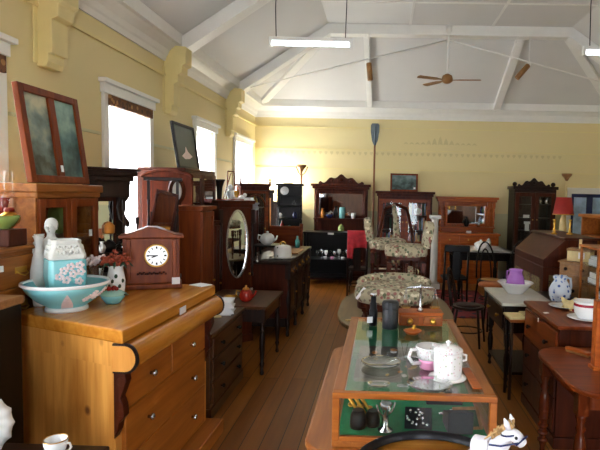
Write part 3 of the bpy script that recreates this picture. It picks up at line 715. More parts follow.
# turquoise washbowl, jug, figures, dish, vase, clock
bx, by = on(67, 309, zt)
t = thing('wash_bowl', 'large turquoise wash bowl with white rim on the pine chest', 'bowl', (bx, by, zt)); t.scale = (1, 1, 1.2)
bw = MB().lathe([(.09, 0), (.098, .004), (.092, .018), (.14, .045), (.185, .085), (.208, .12), (.2, .12), (.176, .088), (.13, .052), (.06, .034), (.001, .032)], seg=40)
obj('bowl_body', bw, 'turq', t)
obj('rim', MB().lathe([(.206, .113), (.214, .119), (.212, .128), (.2, .127), (.197, .118)], ring=True, seg=40), 'china', t)
obj('foot', MB().lathe([(.088, -.0), (.104, .0), (.102, .012), (.094, .018)], seg=32), 'china', t)
def on_bowl(a, h):   # point on the outside of the bowl
    pr = [(.092, .018), (.14, .045), (.185, .085), (.208, .12)]
    for (r0, z0), (r1, z1) in zip(pr, pr[1:]):
        if z0 <= h <= z1: r = r0+(r1-r0)*(h-z0)/(z1-z0); break
    return Vector((r*math.cos(a), r*math.sin(a), h))
m = MB()
base = math.radians(-58)
vs, fs = [], []
for j in range(6):
    h = .022+.07*j/5; hw = .26*(1-j/5)+.01
    for i in range(5): p_ = on_bowl(base-hw+2*hw*i/4, h); vs.append((p_.x*1.012, p_.y*1.012, p_.z-.002))
for j in range(5):
    for i in range(4): a = j*5+i; fs.append((a, a+1, a+6, a+5))
m.add(vs, fs, True)
for a, h in ((-20, .07), (-14, .085), (-8, .065), (-26, .06), (2, .075), (8, .09)):
    c = on_bowl(math.radians(a), h); n = Vector((math.cos(math.radians(a))*.6, math.sin(math.radians(a))*.6, -.7)).normalized()
    for k in range(5):
        b = 2*PI*k/5; u = n.cross(Vector((0, 0, 1))).normalized(); vv = n.cross(u)
        m.ball(c+(u*math.cos(b)+vv*math.sin(b))*.011, (.008, .008, .006), 8, 5)
obj('flower_decoration', m, 'decal', t)
t = thing('square_jug', 'square turquoise jug with white embossed shoulders standing in the wash bowl', 'jug', (bx-.02, by+.02, zt+.036), 42); t.scale = (1.06, 1.06, 1)
def loft_square(levels, m=None):
    m = m or MB(); vs, fs = [], []
    for h, a, c in levels:   # half width, corner cut
        k = a-c
        vs += [(k, -a, h), (a, -k, h), (a, k, h), (k, a, h), (-k, a, h), (-a, k, h), (-a, -k, h), (-k, -a, h)]
    n = len(levels)
    for i in range(n-1):
        for k in range(8): fs.append((i*8+k, i*8+(k+1) % 8, (i+1)*8+(k+1) % 8, (i+1)*8+k))
    fs.append(tuple(reversed(range(8)))); fs.append(tuple(range((n-1)*8, n*8))); return m.add(vs, fs)
obj('jug_body', loft_square([(.0, .055, .02), (.05, .075, .015), (.14, .086, .015), (.235, .083, .015)]), 'turq', t, .006)
sh = loft_square([(.235, .08, .015), (.245, .085, .015), (.26, .083, .015), (.32, .066, .018), (.335, .068, .02), (.34, .058, .02), (.27, .045, .02)])
obj('shoulder', sh, 'bisque', t, .005)
m = MB()
for i in range(9):
    for f in (0, 90, 180, 270):
        m.at(R(f)); m.ball((-.06+.015*i, -.082+.002*abs(i-4),   .265+.01*(i % 2)), (.009, .006, .01), 8, 5)
        m.ball((-.05+.0125*i, -.072, .295+.008*(i % 2)), (.007, .005, .008), 8, 5)
obj('embossed_leaves', m, 'bisque', t)
obj('handle', MB().tube([(.05, .05, .25), (.085, .085, .26), (.092, .092, .19), (.085, .085, .12), (.05, .05, .09)], [.013, .013, .012, .012, .014]), 'turq', t)
m = MB()
for cx, cz in ((-.04, .15), (-.02, .18), (.01, .2), (.02, .16), (.05, .205), (-.01, .13), (.045, .12), (.055, .17)):
    m.at(R(0)); 
    for k in range(5):
        a = 2*PI*k/5; m.ball((cx+.013*math.cos(a), -.087, cz+.013*math.sin(a)), (.009, .004, .009), 8, 5)
obj('flower_decoration', m, 'decal', t)
def skin(name, pts, edges, rad, mat, parent=None, sub=2, root=0):
    me = bpy.data.meshes.new(name); me.from_pydata(pts, edges, []); me.materials.append(M[mat])
    o = bpy.data.objects.new(name, me); C.objects.link(o)
    if parent is not None: o.parent = parent
    sk = o.modifiers.new('skin', 'SKIN'); sk.use_smooth_shade = True
    sv = me.skin_vertices[0].data
    for i, r in enumerate(rad): sv[i].radius = (r, r) if not isinstance(r, tuple) else r; sv[i].use_root = (i == root)
    u = o.modifiers.new('sub', 'SUBSURF'); u.levels = sub; u.render_levels = sub
    return o
# white porcelain figures behind the bowl
fx, fy = -1.858, 2.885
t = thing('porcelain_figure', 'white porcelain figure of a robed woman behind the turquoise bowl', 'figurine', (fx, fy, zt), 10); t.scale = (.85, .85, 1)
obj('base', MB().lathe([(.07, 0), (.075, .01), (.065, .02)], seg=20), 'bisque', t)
skin('figure_body', [(0, 0, .0), (0, 0, .1), (0, 0, .2), (0, 0, .29), (0, 0, .345), (0, -.003, .375), (0, -.004, .42), (.07, -.005, .33), (.12, -.03, .28), (.10, -.06, .25), (-.07, -.005, .325), (-.095, -.03, .255), (-.05, -.07, .23)],
     [(0, 1), (1, 2), (2, 3), (3, 4), (4, 5), (5, 6), (4, 7), (7, 8), (8, 9), (4, 10), (10, 11), (11, 12)],
     [(.07, .06), (.062, .055), (.052, .045), (.05, .04), (.042, .034), .018, .036, .024, .02, .015, .024, .02, .015], 'bisque', t)
hd = MB().ball((0, -.006, .422), (.031, .036, .041), 16, 12); hd.ball((0, -.047, .42), (.007, .01, .011), 8, 6); hd.ball((0, -.041, .403), (.011, .006, .005), 8, 5)
for s in (-1, 1): hd.ball((s*.014, -.042, .43), (.007, .004, .005), 8, 5); hd.ball((s*.036, 0, .424), (.005, .009, .013), 8, 5)
h = obj('head', hd, 'bisque', t)
obj('hair', MB().ball((0, .008, .44), (.04, .04, .04), 14, 9).ball((0, .04, .45), (.022, .02, .02), 10, 7), 'bisque', h)
fo = MB()
for k in range(9):
    a = 2*PI*k/9; fo.tube([(.062*math.cos(a), .055*math.sin(a), .02), (.06*math.cos(a+.1), .052*math.sin(a+.1), .12), (.045*math.cos(a+.2), .038*math.sin(a+.2), .24)], [.016, .012, .006])
obj('robe_folds', fo, 'bisque', t)
t = thing('white_ewer', 'tall white ewer with a flared lip left of the porcelain woman', 'ewer', (-1.865, 2.79, zt), -30); t.scale = (.72, .72, .97)
obj('ewer_body', MB().lathe([(.04, 0), (.045, .01), (.05, .06), (.062, .14), (.06, .2), (.045, .27), (.026, .32), (.022, .35), (.034, .385), (.042, .395), (.036, .395), (.016, .35)], seg=20), 'bisque', t)
obj('lip', MB().prism([(-.035, .382), (.02, .385), (.05, .41), (.03, .395), (-.03, .405)], -.02, .02, 'xz'), 'bisque', t, .004)
obj('handle', MB().tube([(-.025, 0, .37), (-.07, 0, .35), (-.085, 0, .27), (-.06, 0, .2)], [.008, .009, .009, .009]), 'bisque', t)
# small turquoise dish, flower vase
x, y = on(112, 305, zt); y += .05
t = thing('turquoise_dish', 'small turquoise lidded dish with red fruit finial beside the wash bowl', 'dish', (x-.02, y, zt))
obj('dish_body', MB().lathe([(.035, 0), (.04, .006), (.058, .03), (.066, .05), (.06, .052), (.001, .05)], seg=24), 'turq', t)
obj('lid', MB().lathe([(.07, .048), (.071, .054), (.045, .07), (.001, .078)], seg=24), 'turq_d', t)
fr = MB()
for a, r in ((0, .018), (100, .022), (220, .02), (300, .012)): fr.ball((.02*math.cos(math.radians(a)), .02*math.sin(math.radians(a)), .083), r*.7, 10, 7)
obj('fruit_finial', fr, 'oxblood', t)
obj('leaf_edge', MB().prism([(.05, -.012), (.085, -.015), (.09, .005), (.07, .014), (.05, .01)], .048, .056, 'xy'), 'leafy', t, .003)
x, y = on(113, 297, zt)
t = thing('flower_vase', 'white flower-painted vase of russet dried flowers in front of the clock', 'vase', (x+.01, 3.08, zt))
obj('vase_body', MB().lathe([(.035, 0), (.042, .006), (.05, .05), (.052, .1), (.045, .145), (.04, .175), (.046, .19), (.04, .19), (.034, .17)], seg=24), 'china', t)
lv = MB()
for k in range(5):
    a = -1.9+.4*k; lv.ball((.049*math.cos(a), .049*math.sin(a), .07+.03*(k % 3)), (.010, .010, .013), 8, 5)
obj('leaf_decoration', lv, 'leafy', t)
fl = MB(); rnd = random.Random(3)
for k in range(70):
    a = rnd.uniform(0, 2*PI); e = rnd.uniform(0, 1); rr = .085*math.sqrt(rnd.random()); h = .2+.10*rnd.random()*(1-rr/.12)
    fl.tube([(0, 0, .16), (rr*.6*math.cos(a), rr*.6*math.sin(a), h-.02), (rr*math.cos(a), rr*math.sin(a), h)], [.002, .002, .003], 4)
    fl.ball((rr*math.cos(a), rr*math.sin(a), h), (.013, .013, .01), 6, 4)
f = obj('dried_flowers', fl, 'plume', t); f['kind'] = 'stuff'; f['label'] = 'russet dried flower heads'
gl = MB()
for k in range(9):
    a = 2*PI*k/9+.2; gl.tube([(.03*math.cos(a), .03*math.sin(a), .18), (.07*math.cos(a), .07*math.sin(a), .21), (.10*math.cos(a), .10*math.sin(a), .18)], [.003, .01, .002], 5)
f = obj('leaves', gl, 'leafy', t); f['kind'] = 'stuff'
x, y = on(100, 297, zt)
t = thing('glass_posy_vase', 'small glass vase with mauve posy left of the flower-painted vase', 'vase', (x-.05, 3.10, zt))
obj('vase_body', MB().lathe([(.03, 0), (.02, .02), (.03, .1), (.045, .17), (.04, .17), (.02, .05)], seg=16), 'shelf_glass', t)
fl = MB()
for k in range(24):
    a = rnd.uniform(0, 2*PI); rr = .06*math.sqrt(rnd.random()); fl.ball((rr*math.cos(a), rr*math.sin(a), .19+.05*rnd.random()), .013, 6, 4)
f = obj('posy', fl, 'decal', t); f['kind'] = 'stuff'
# mantel clock
def dirxy(a): return Vector((math.cos(math.radians(a)), math.sin(math.radians(a)), 0))
t = thing('mantel_clock', 'brown wooden mantel clock with a white dial on the pine chest', 'clock', (-1.49, 3.34, zt), 22)
W = .345
obj('case', MB().box(-W/2, W/2, 0, .15, .035, .335), 'walnut', t, .006)
obj('base', MB().box(-W/2-.012, W/2+.012, -.015, .16, 0, .035), 'walnut', t, .006)
obj('pediment', MB().prism([(-W/2-.022, .335), (W/2+.022, .335), (W/2+.022, .352), (W/2-.03, .36), (.03, .405), (-.03, .405), (-W/2+.03, .36), (-W/2-.022, .352)], -.02, .16, 'xz'), 'walnut', t, .005)
for s in (-1, 1): obj('pilaster', MB().box(s*(W/2-.035)-.014, s*(W/2-.035)+.014, -.012, 0, .04, .33), 'walnut', t, .004)
dm = MB().at(T(.035, -.001, .225) @ R(90, 'X'))
dl = obj('dial', MB().at(T(.03, -.001, .22) @ R(90, 'X')).cyl(.066, 0, .006, seg=32), 'china', t)
obj('bezel', MB().at(T(.03, -.001, .22) @ R(90, 'X')).lathe([(.066, 0), (.076, 0), (.076, .008), (.07, .014), (.066, .008)], ring=True, seg=32), 'brass', dl)
nm = MB()
for k in range(12):
    nm.at(T(.03, -.008, .22) @ R(k*30, 'Y')); nm.box(-.003 if k % 3 else -.005, .003 if k % 3 else .005, -.001, 0, .045, .06)
obj('numeral_marks', nm, 'black', dl)
hn = MB(); hn.at(T(.03, -.010, .22) @ R(-88, 'Y')); hn.box(-.003, .003, -.001, 0, -.008, .048); hn.at(T(.03, -.010, .22) @ R(-110, 'Y')); hn.box(-.004, .004, -.001, 0, -.006, .032)
obj('clock_hands', hn, 'black', dl)
obj('price_tag', MB().box(W/2-.05, W/2-.0, -.02, -.016, .03, .075), 'paper', t)
cv = MB()
for s in (-1, 0, 1):
    for k in range(5): cv.ball((s*.06+.012*(k-2), -.001, .10+.008*(k % 2)), (.008, .005, .008), 6, 4)
obj('carving', cv, 'mahog', t)

# second chest (dark) past the pine one, papers and bits on it
t = thing('low_dark_chest', 'low dark chest of drawers between the pine chest and the dark side table', 'chest of drawers', **left(-1.24, 3.76, 4.60))
carcass(t, .88, .5, .65, 'brown', over=.02, topmat='brown')
for i, (a, b) in enumerate(((.1, .27), (.28, .44), (.45, .61))): drawer(t, -.4, .4, a, b, 'brown', 2, 'black')
def onp(px, py, z): x, y = on(px, py, z); return (x, y, z)
p = onp(233, 297, .65)
m = MB()
for k in range(14):
    m.at(T(0, 0, .008*k) @ R((k*37) % 13-6)); m.box(-.10+.002*k, .10, -.13, .13-.003*k, 0, .0075)
solo('paper_sheets', m, 'paper', 'thick pile of white papers on the low dark chest', 'papers', (-1.37, 4.44, .65), 12)
t = thing('cutlery_tray', 'dark tray of small metal oddments on the low dark chest', 'tray', (-1.48, 4.05, .65), 90)
obj('tray_base', MB().box(-.16, .16, -.12, .12, 0, .012), 'black', t); obj('tray_rim', MB().frame(-.16, .16, -.12, .12, .012, -.04, 0).at(Matrix()), 'black', t)
for o in t.children:
    if o.name.startswith('tray_rim'): o.rotation_euler = (math.radians(90), 0, 0); o.location = (0, 0, 0)
for k in range(7):
    mt = ('brass', 'steel', 'amber')[k % 3]
    m = MB().at(R(90, 'Y')); m.lathe([(.004, -.05), (.006, 0), (.012, .03), (.01, .05)], seg=8)
    solo('teaspoon', m, mt, 'small metal spoon lying in the dark tray on the low chest', 'spoon', (-1.56+.03*k, 4.02+.02*(k % 3), .672), 60+k*9, 'spoons in the dark tray')
solo('cream_booklet', MB().box(-.06, .06, -.04, .04, 0, .008), 'cream', 'cream booklet on the near end of the low dark chest', 'booklet', onp(213, 317, .65)[:2]+(.65,), 30)

# dark side table with a copper red teapot
t = thing('side_table', 'dark side table on turned legs between the low chest and sideboard', 'table', **left(-1.03, 4.68, 5.42))
obj('table_top', MB().box(-.37, .435, 0, .66, .62, .65), 'brown', t, .006); obj('apron', MB().box(-.34, .4, .03, .62, .5, .62), 'dark', t)
obj('drawer_front', MB().box(-.3, .3, .022, .03, .515, .605), 'darkx', t, .004)
for sx in (-.32, .38):
    for sy in (.05, .6): obj('leg', turned(.028, .62, cx=sx, cy=sy), 'dark', t)
obj('stretcher', MB().box(-.38, .38, .59, .61, .15, .18), 'dark', t)
p = onp(246, 301, .65)
t = thing('red_teapot', 'small copper red teapot on the dark side table', 'teapot', (p[0], p[1], .65), 0)
obj('pot_body', MB().lathe([(.04, 0), (.06, .02), (.066, .06), (.05, .1), (.03, .115)], seg=20), 'oxblood', t)
obj('lid', MB().lathe([(.035, .112), (.03, .125), (.01, .135), (.012, .15), (.001, .155)], seg=14), 'amber', t)
obj('spout', MB().tube([(.055, 0, .04), (.085, 0, .07), (.1, 0, .105)], [.016, .012, .009]), 'oxblood', t)
obj('handle', MB().tube([(-.05, 0, .09), (-.09, 0, .1), (-.1, 0, .06), (-.06, 0, .03)], .007), 'brass', t)
solo('brass_dish', bowl_mb(.07, .04), 'brass', 'shallow brass dish left of the red teapot on the side table', 'dish', onp(231, 300, .65), 0)

# tall brown wardrobe end, dark cupboard, oval mirror cabinet
t = thing('narrow_cupboard', 'tall plain reddish brown cupboard right behind the mantel clock', 'cupboard', **left(-1.71, 4.89, 5.24))
carcass(t, .36, .34, 1.55, 'walnut', over=.03, top=.04)
door(t, -.17, .17, .1, 1.5, 'walnut', None, 0, .13)
t = thing('pot_cupboard', 'narrow dark cupboard between the tall brown cupboard and the oval mirror', 'cupboard', **left(-1.73, 5.36, 5.50))
carcass(t, .15, .2, 1.39, 'mahog', over=.012); door(t, -.07, .07, .1, 1.34, 'mahog', None, 0, .04)
t = thing('oval_mirror_cabinet', 'dark cabinet whose door holds an oval mirror', 'cabinet', (-1.60, 5.70, 0), 42)
w = .40
carcass(t, w, .15, 1.6, 'mahog', over=.02, top=.04)
d = obj('door', MB().box(-.17, .17, -.02, 0, .45, 1.52), 'mahog', t, .004)
def ring(rx, rz, cx, cz, y, wd, dp, m=None, n=36):
    m = m or MB(); vs, fs = [], []
    for k in range(n):
        a = 2*PI*k/n; c, s = math.cos(a), math.sin(a)
        vs += [(cx+rx*c, y, cz+rz*s), (cx+(rx+wd)*c, y, cz+(rz+wd)*s), (cx+(rx+wd)*c, y-dp, cz+(rz+wd)*s), (cx+rx*c, y-dp, cz+rz*s)]
    for k in range(n):
        for j in range(4): fs.append((k*4+j, k*4+(j+1) % 4, ((k+1) % n)*4+(j+1) % 4, ((k+1) % n)*4+j))
    return m.add(vs, fs)
def disc(rx, rz, cx, cz, y0, y1, n=36): return MB().prism([(cx+rx*math.cos(2*PI*k/n), cz+rz*math.sin(2*PI*k/n)) for k in range(n)], y0, y1, 'xz')
obj('oval_mirror', disc(.115, .36, 0, 1.12, -.026, -.018), 'mirror', d); obj('mirror_frame', ring(.113, .358, 0, 1.12, -.018, .022, .018), 'steel', d)
knob(d, .15, .78, 'brass', -.02, .012)
for s in (-1, 1): obj('post', turned(.022, .75, cx=s*(w/2-.012), cy=-.015, z=.75), 'dark', t)
tagpart(t, .18, -.022, .6, .03, .03)

# hall stand with mirror beyond the clock
t = thing('hall_stand', 'dark hall stand with a tilted mirror rising behind the mantel clock', 'hall stand', (-1.93, 4.55, 0), 20); t.scale = (.8, .7, 1)
obj('base', MB().box(-.17, .17, -.02, .22, 0, .9), 'dark', t, .006); obj('shelf', MB().box(-.19, .19, -.04, .22, .9, .93), 'dark', t, .005)
for s in (-1, 1): obj('post', turned(.017, .85, cx=s*.15, cy=.1, z=.93), 'dark', t)
obj('head_shelf', MB().box(-.2, .2, .02, .2, 1.78, 1.81), 'dark', t, .006)
obj('back_panel', MB().box(-.135, .135, .17, .19, 1.05, 1.5), 'dark', t)
mm = MB().at(T(0, .1, 1.45) @ R(8, 'X') @ R(12, 'Y')); mm.box(-.10, .10, -.006, .004, -.22, .22); mr = obj('mirror', mm, 'mirror', t)
mm = MB().at(T(0, .1, 1.45) @ R(8, 'X') @ R(12, 'Y')); mm.frame(-.12, .12, -.24, .24, .025, -.012, .012); obj('mirror_frame', mm, 'mahog', mr, .004)
t = thing('open_booklet', 'open white booklet propped on the hall stand shelf', 'booklet', onlocal(t, -.02, .0, .93))
obj('page', MB().at(R(30, 'Y') @ R(-15, 'X')).box(-.07, 0, 0, .004, 0, .28), 'paper', t); obj('page', MB().at(R(14, 'Y') @ R(-15, 'X')).box(0, .08, 0, .004, 0, .26), 'cream', t)
t = thing('oval_portrait', 'white oval portrait in a dark round frame right of the hall stand', 'picture', (-1.985, 5.0, 1.55), 60)
m = MB(); obj('frame', ring(.06, .09, 0, .14, .01, .035, .025), 'mahog', t); obj('portrait', disc(.062, .092, 0, .14, .0, .008), 'bisque', t)
obj('easel', MB().tube([(-.05, .0, 0), (-.03, .0, .05)], .008).tube([(.05, 0, 0), (.03, 0, .05)], .008).tube([(0, .08, 0), (0, .01, .1)], .006), 'mahog', t)
t = thing('arched_headboard', 'red mahogany headboard with arched top standing under the dark painting', 'headboard', (-2.2, 5.295, -.06), 0)
obj('panel', MB().prism([(-.26, 0), (.26, 0), (.26, 1.88)]+[(.26*math.cos(a), 1.88+.07*math.sin(a)) for a in [PI*i/14 for i in range(1, 14)]]+[(-.26, 1.88)], 0, .035, 'xz'), 'mahog_matt', t, .006)
obj('top_moulding', MB().tube([(.262*math.cos(a), .0, 1.885+.072*math.sin(a)) for a in [PI*i/14 for i in range(0, 15)]], .016), 'mahog_matt', t)
# mirror-door wardrobe by the wall
t = thing('mirror_wardrobe', 'dark mahogany wardrobe with mirror doors carrying the leaning dark painting', 'wardrobe', **left(-2.03, 5.34, 6.3))
carcass(t, .96, .5, 1.93, 'mahog', over=.0, top=.03)
for x0, x1 in ((-.46, 0), (0, .46)): door(t, x0, x1, .12, 1.88, 'mahog', 'mirror', 0, x1-.03 if x0 < 0 else x0+.03, .045)
t = thing('dark_painting', 'large dark green painting with a pale patch leaning above the mirror wardrobe', 'picture', (-2.14, 5.76, 1.93), 90)
A = R(-9, 'X')
obj('frame', MB().at(A).frame(-.31, .31, 0, .5, .03, -.012, .02), 'black', t, .004); obj('painting', MB().at(A).box(-.28, .28, 0, .006, .03, .47), 'art3', t)
obj('pale_patch', MB().at(A).prism([(-.16, .14), (-.05, .19), (-.02, .25), (.03, .2), (.15, .15), (.05, .12), (-.08, .11)], -.002, 0, 'xz'), 'decal', t)

# low cupboard behind the oval mirror, with a crowd of ornaments
t = thing('ornament_cupboard', 'mahogany cupboard crowded with ornaments behind the oval mirror cabinet', 'cupboard', **left(-1.72, 6.42, 7.2))
carcass(t, .78, .5, 1.55, 'mahog', over=.02); door(t, -.37, 0, .1, 1.5, 'mahog'); door(t, 0, .37, .1, 1.5, 'mahog')
OC = t
smalls(OC, [
 ('red_box', 'flat orange red box on the near end of the ornament cupboard', 'box', -.24, .2, 1.55, MB().box(-.13, .13, -.16, .16, 0, .05), 'oxblood'),
 ('folded_linen', 'folded white linen right of the orange red box', 'linen', .1, .12, 1.55, MB().box(-.12, .12, -.1, .1, 0, .04).box(-.11, .11, -.09, .09, .04, .07), 'china'),
 ('black_vase', 'tall black vase standing on the ornament cupboard before the last windows', 'vase', -.12, .38, 1.55, MB().lathe([(.05, 0), (.055, .02), (.03, .05), (.04, .2), (.06, .26), (.075, .29), (.07, .3)]), 'black'),
 ('clear_decanter', 'clear decanter beside the black vase on the ornament cupboard', 'decanter', -.02, .3, 1.55, jar(.2, .04), 'shelf_glass'),
 ('white_bust', 'white and gold figurine on the ornament cupboard before the last window', 'figurine', .1, .3, 1.55, MB().lathe([(.05, 0), (.055, .02), (.03, .05), (.05, .11), (.045, .15), (.02, .17)]).ball((0, 0, .2), (.032, .035, .042)), 'china'),
 ('gold_cup', 'gilt goblet right of the white figurine on the ornament cupboard', 'goblet', .21, .25, 1.55, goblet(.16, .04), 'gilt'),
 ('china_dog', 'white china animal at the far end of the ornament cupboard', 'figurine', .3, .2, 1.55, MB().ball((0, 0, .05), (.05, .035, .05)).ball((.04, 0, .1), (.028, .026, .028)), 'china')])
t = thing('display_easel', 'thin brown easel standing up against the last left window', 'easel', onlocal(OC, .33, .36, 1.55), 70)
obj('easel_frame', MB().tube([(-.1, 0, 0), (-.07, .0, .42)], .009).tube([(.1, 0, 0), (.07, 0, .42)], .009).tube([(-.07, 0, .42), (.07, 0, .42)], .009).tube([(-.09, 0, .12), (.09, 0, .12)], .009).tube([(0, .14, 0), (0, 0, .4)], .007), 'walnut', t)

# bow fronted display cabinet
t = thing('bow_display_cabinet', 'tall reddish display cabinet with arched glass door and finials', 'display cabinet', (-1.86, 7.62, 0), 26)
w = .43
carcass(t, w, .32, 1.82, 'mahog', hollow=(.6, 1.72), shelves=(.9, 1.2, 1.46), over=.025, top=.04)
door(t, -w/2+.02, w/2-.02, .6, 1.72, 'mahog_red', 'glass', 0, .14, .045); door(t, -w/2+.02, w/2-.02, .1, .58, 'mahog')
ar = MB().tube([(.14*math.cos(a), -.02, 1.48+.17*math.sin(a)) for a in [PI*i/12 for i in range(13)]], .012).tube([(0, -.02, .65), (0, -.02, 1.65)], .008).tube([(-.14, -.02, .65), (-.14, -.02, 1.48)], .01).tube([(.14, -.02, .65), (.14, -.02, 1.48)], .01)
obj('tracery', ar, 'mahog_red', t)
for s in (-1, 1): obj('finial', MB().lathe([(.015, 0), (.02, .02), (.01, .03), (.016, .06), (.001, .1)], s*(w/2), 0, 1.82), 'mahog', t)
DC = t
smalls(DC, [
 ('brass_ewer', 'brass ewer on the top shelf of the arched display cabinet', 'ewer', .03, .16, 1.47, vase(.18, .045), 'brass'),
 ('steel_tray', 'silver dish on the middle shelf of the arched display cabinet', 'dish', -.02, .16, 1.21, MB().at(R(-80, 'X')).lathe([(.001, 0), (.07, .006), (.085, .015)], seg=18), 'steel'),
 ('gold_clock_case', 'gilt ornament on the lower shelf of the arched display cabinet', 'ornament', .05, .15, .91, vase(.2, .05), 'gilt')])
bpy.data.objects['steel_tray'].location.z = 1.285
# dark sideboard with canted carved posts, teapot and cheese dome
t = thing('dark_sideboard', 'long dark sideboard carrying the floral cheese dome at the left of the aisle', 'sideboard', **left(-1.05, 5.98, 7.78))
w = 1.8
obj('body', MB().box(-w/2+.03, w/2-.03, .03, .58, .22, .86), 'mahog', t, .006)
obj('top', MB().box(-w/2, w/2, -.01, .6, .86, .9), 'darkx', t, .01)
obj('plinth', MB().box(-w/2+.03, w/2-.03, .05, .58, .12, .22), 'dark', t)
for x in (-w/2+.06, -.3, .3, w/2-.06): obj('leg', turned(.035, .86, cx=x, cy=.03), 'dark', t)
for x in (-w/2+.06, w/2-.06): obj('leg', turned(.03, .22, cx=x, cy=.53), 'dark', t)
for a, b in ((-.78, -.36), (-.26, .26), (.36, .78)):
    drawer(t, a, b, .7, .84, 'darkx', 2, 'brass', .03, 'pull'); door(t, a, b, .23, .69, 'dark', None, .03, b-.05, panel='darkx')
tagpart(t, -.62, .0, .78, .03, .03)
SB = t
t = thing('plant_box', 'small black stand lifting the white teapot on the sideboard', 'stand', (-1.42, 6.52, .9), 90)
obj('stand_top', MB().box(-.16, .16, -.17, .17, .12, .14), 'black', t, .004)
for sx in (-.13, .13):
    for sy in (-.13, .13): obj('leg', MB().cyl(.012, 0, .12, sx, sy), 'black', t)
t = thing('white_teapot', 'round white melon-shaped teapot on the small black stand', 'teapot', (-1.42, 6.46, 1.04), -10)
vs = MB(); n = 40; pr = [(.04, 0), (.075, .03), (.09, .07), (.08, .11), (.05, .14), (.001, .148)]
v, f = [], []
for r, z in pr:
    for k in range(n): a = 2*PI*k/n; q = r*(1+.05*abs(math.cos(4.5*a))); v.append((q*math.cos(a), q*math.sin(a), z))
for j in range(len(pr)-1):
    for k in range(n): a, b = j*n+k, j*n+(k+1) % n; f.append((a, b, b+n, a+n))
f.append(tuple(reversed(range(n)))); vs.add(v, f, True); obj('pot_body', vs, 'bisque', t)
obj('lid_knob', MB().lathe([(.02, .14), (.012, .15), (.018, .165), (.001, .175)]), 'bisque', t)
obj('spout', MB().tube([(.07, 0, .05), (.115, 0, .08), (.13, 0, .12)], [.02, .014, .01]), 'bisque', t)
obj('handle', MB().tube([(-.07, 0, .11), (-.12, 0, .12), (-.13, 0, .07), (-.08, 0, .04)], .009), 'bisque', t)
p = onp(282, 259, .9)
t = thing('cheese_dome', 'white floral cheese dome on its plate on the dark sideboard', 'cheese dish', (p[0], p[1]+.05, .9), 15)
obj('plate', MB().lathe([(.09, 0), (.1, .005), (.155, .018), (.16, .022), (.1, .012), (.001, .012)], seg=28), 'sprig_china', t)
obj('dome', MB().lathe([(.105, .014), (.107, .05), (.103, .13), (.09, .155), (.04, .168), (.001, .17)], seg=28), 'sprig_china', t)
obj('handle', MB().tube([(-.03, 0, .165), (-.028, 0, .19), (0, 0, .205), (.028, 0, .19), (.03, 0, .165)], .01), 'gilt', t)
solo('candle_stub', MB().lathe([(.02, 0), (.02, .01), (.008, .02), (.008, .09), (.014, .1)]), 'steel', 'short silver candlestick left of the cheese dome', 'candlestick', onp(257, 262, .9))
solo('teal_bottle', MB().lathe([(.03, 0), (.035, .02), (.035, .1), (.015, .13), (.015, .17)]), 'teal', 'teal bottle at the far end of the dark sideboard', 'bottle', (-1.22, 7.55, .9))
t = thing('oak_tray', 'pale wooden board on the far end of the dark sideboard', 'board', (-1.16, 7.45, .9), 0)
obj('board', MB().box(-.08, .09, -.26, .27, 0, .02), 'tan', t, .004)
t.location = (-1.16, 6.95, .9)
# red bed end behind it
t = thing('mahogany_bed_end', 'glossy red mahogany bed end standing behind the cheese dome', 'bed end', (-1.5, 8.02, 0), 0)
obj('panel', MB().box(-.24, .24, 0, .04, .2, 1.18), 'mahog_red', t, .01)
for s in (-1, 1): obj('post', MB().box(s*.26-.025, s*.26+.025, -.01, .05, 0, 1.22), 'mahog_red', t, .008)
# black what-not in the corner with ornaments
t = thing('black_etagere', 'black many-shelved etagere in the far left corner', 'etagere', (-1.66, 9.3, 0), 6)
w = .44
for s in (-1, 1):
    for y in (.02, .3): obj('post', turned(.018, 1.84, cx=s*(w/2-.02), cy=y), 'black', t)
for i, z in enumerate((.15, .62, 1.0, 1.22, 1.44, 1.64)): obj('shelf', MB().box(-w/2, w/2, 0, .32, z-.012, z+.012), 'black', t, .004)
obj('cornice', MB().box(-w/2-.03, w/2+.03, -.03, .33, 1.82, 1.86), 'black', t, .008)
obj('back_panel', MB().box(-w/2, w/2, .31, .325, .15, 1.82), 'black', t)
obj('gallery', MB().frame(-.12, .06, 1.86, 1.94, .012, 0, .02), 'black', t)
E3 = t
smalls(E3, [
 ('china_plate', 'decorated plate with red flowers high on the black etagere', 'plate', -.1, .22, 1.653, MB().at(T(0, 0, .075) @ R(80, 'X')).lathe([(.001, 0), (.05, .004), (.078, .012)], seg=20), 'floral_china'),
 ('red_vase', 'red vase low on the left of the black etagere', 'vase', -.13, .1, 1.013, vase(.17, .04), 'oxblood'),
 ('white_pot', 'white pot beside the red vase on the black etagere', 'pot', -.16, .05, 1.233, jar(.1, .035), 'china'),
 ('blue_pot', 'navy jar on the right of the black etagere', 'jar', .1, .1, 1.233, jar(.12, .04), 'navy'),
 ('glass_cruet', 'glass cruet on the right of the black etagere', 'cruet', .08, .1, 1.453, jar(.12, .035), 'shelf_glass'),
 ('small_teal_pot', 'teal pot on the third shelf of the black etagere', 'pot', .0, .08, 1.013, jar(.1, .04), 'teal')])
t = thing('folding_screen_panel', 'dark narrow clock case with orange brown stripes left of the black etagere', 'clock case', (-1.93, 8.7, 0), 15)
obj('case', MB().box(-.11, .11, 0, .2, 0, 1.68), 'dark', t, .006); obj('hood', MB().box(-.13, .13, -.02, .22, 1.68, 1.74), 'dark', t, .006)
obj('door', MB().box(-.07, .07, -.015, 0, .7, 1.6), 'amber', t, .004); obj('door_bar', MB().box(-.02, .02, -.02, -.01, .7, 1.6), 'dark', t)
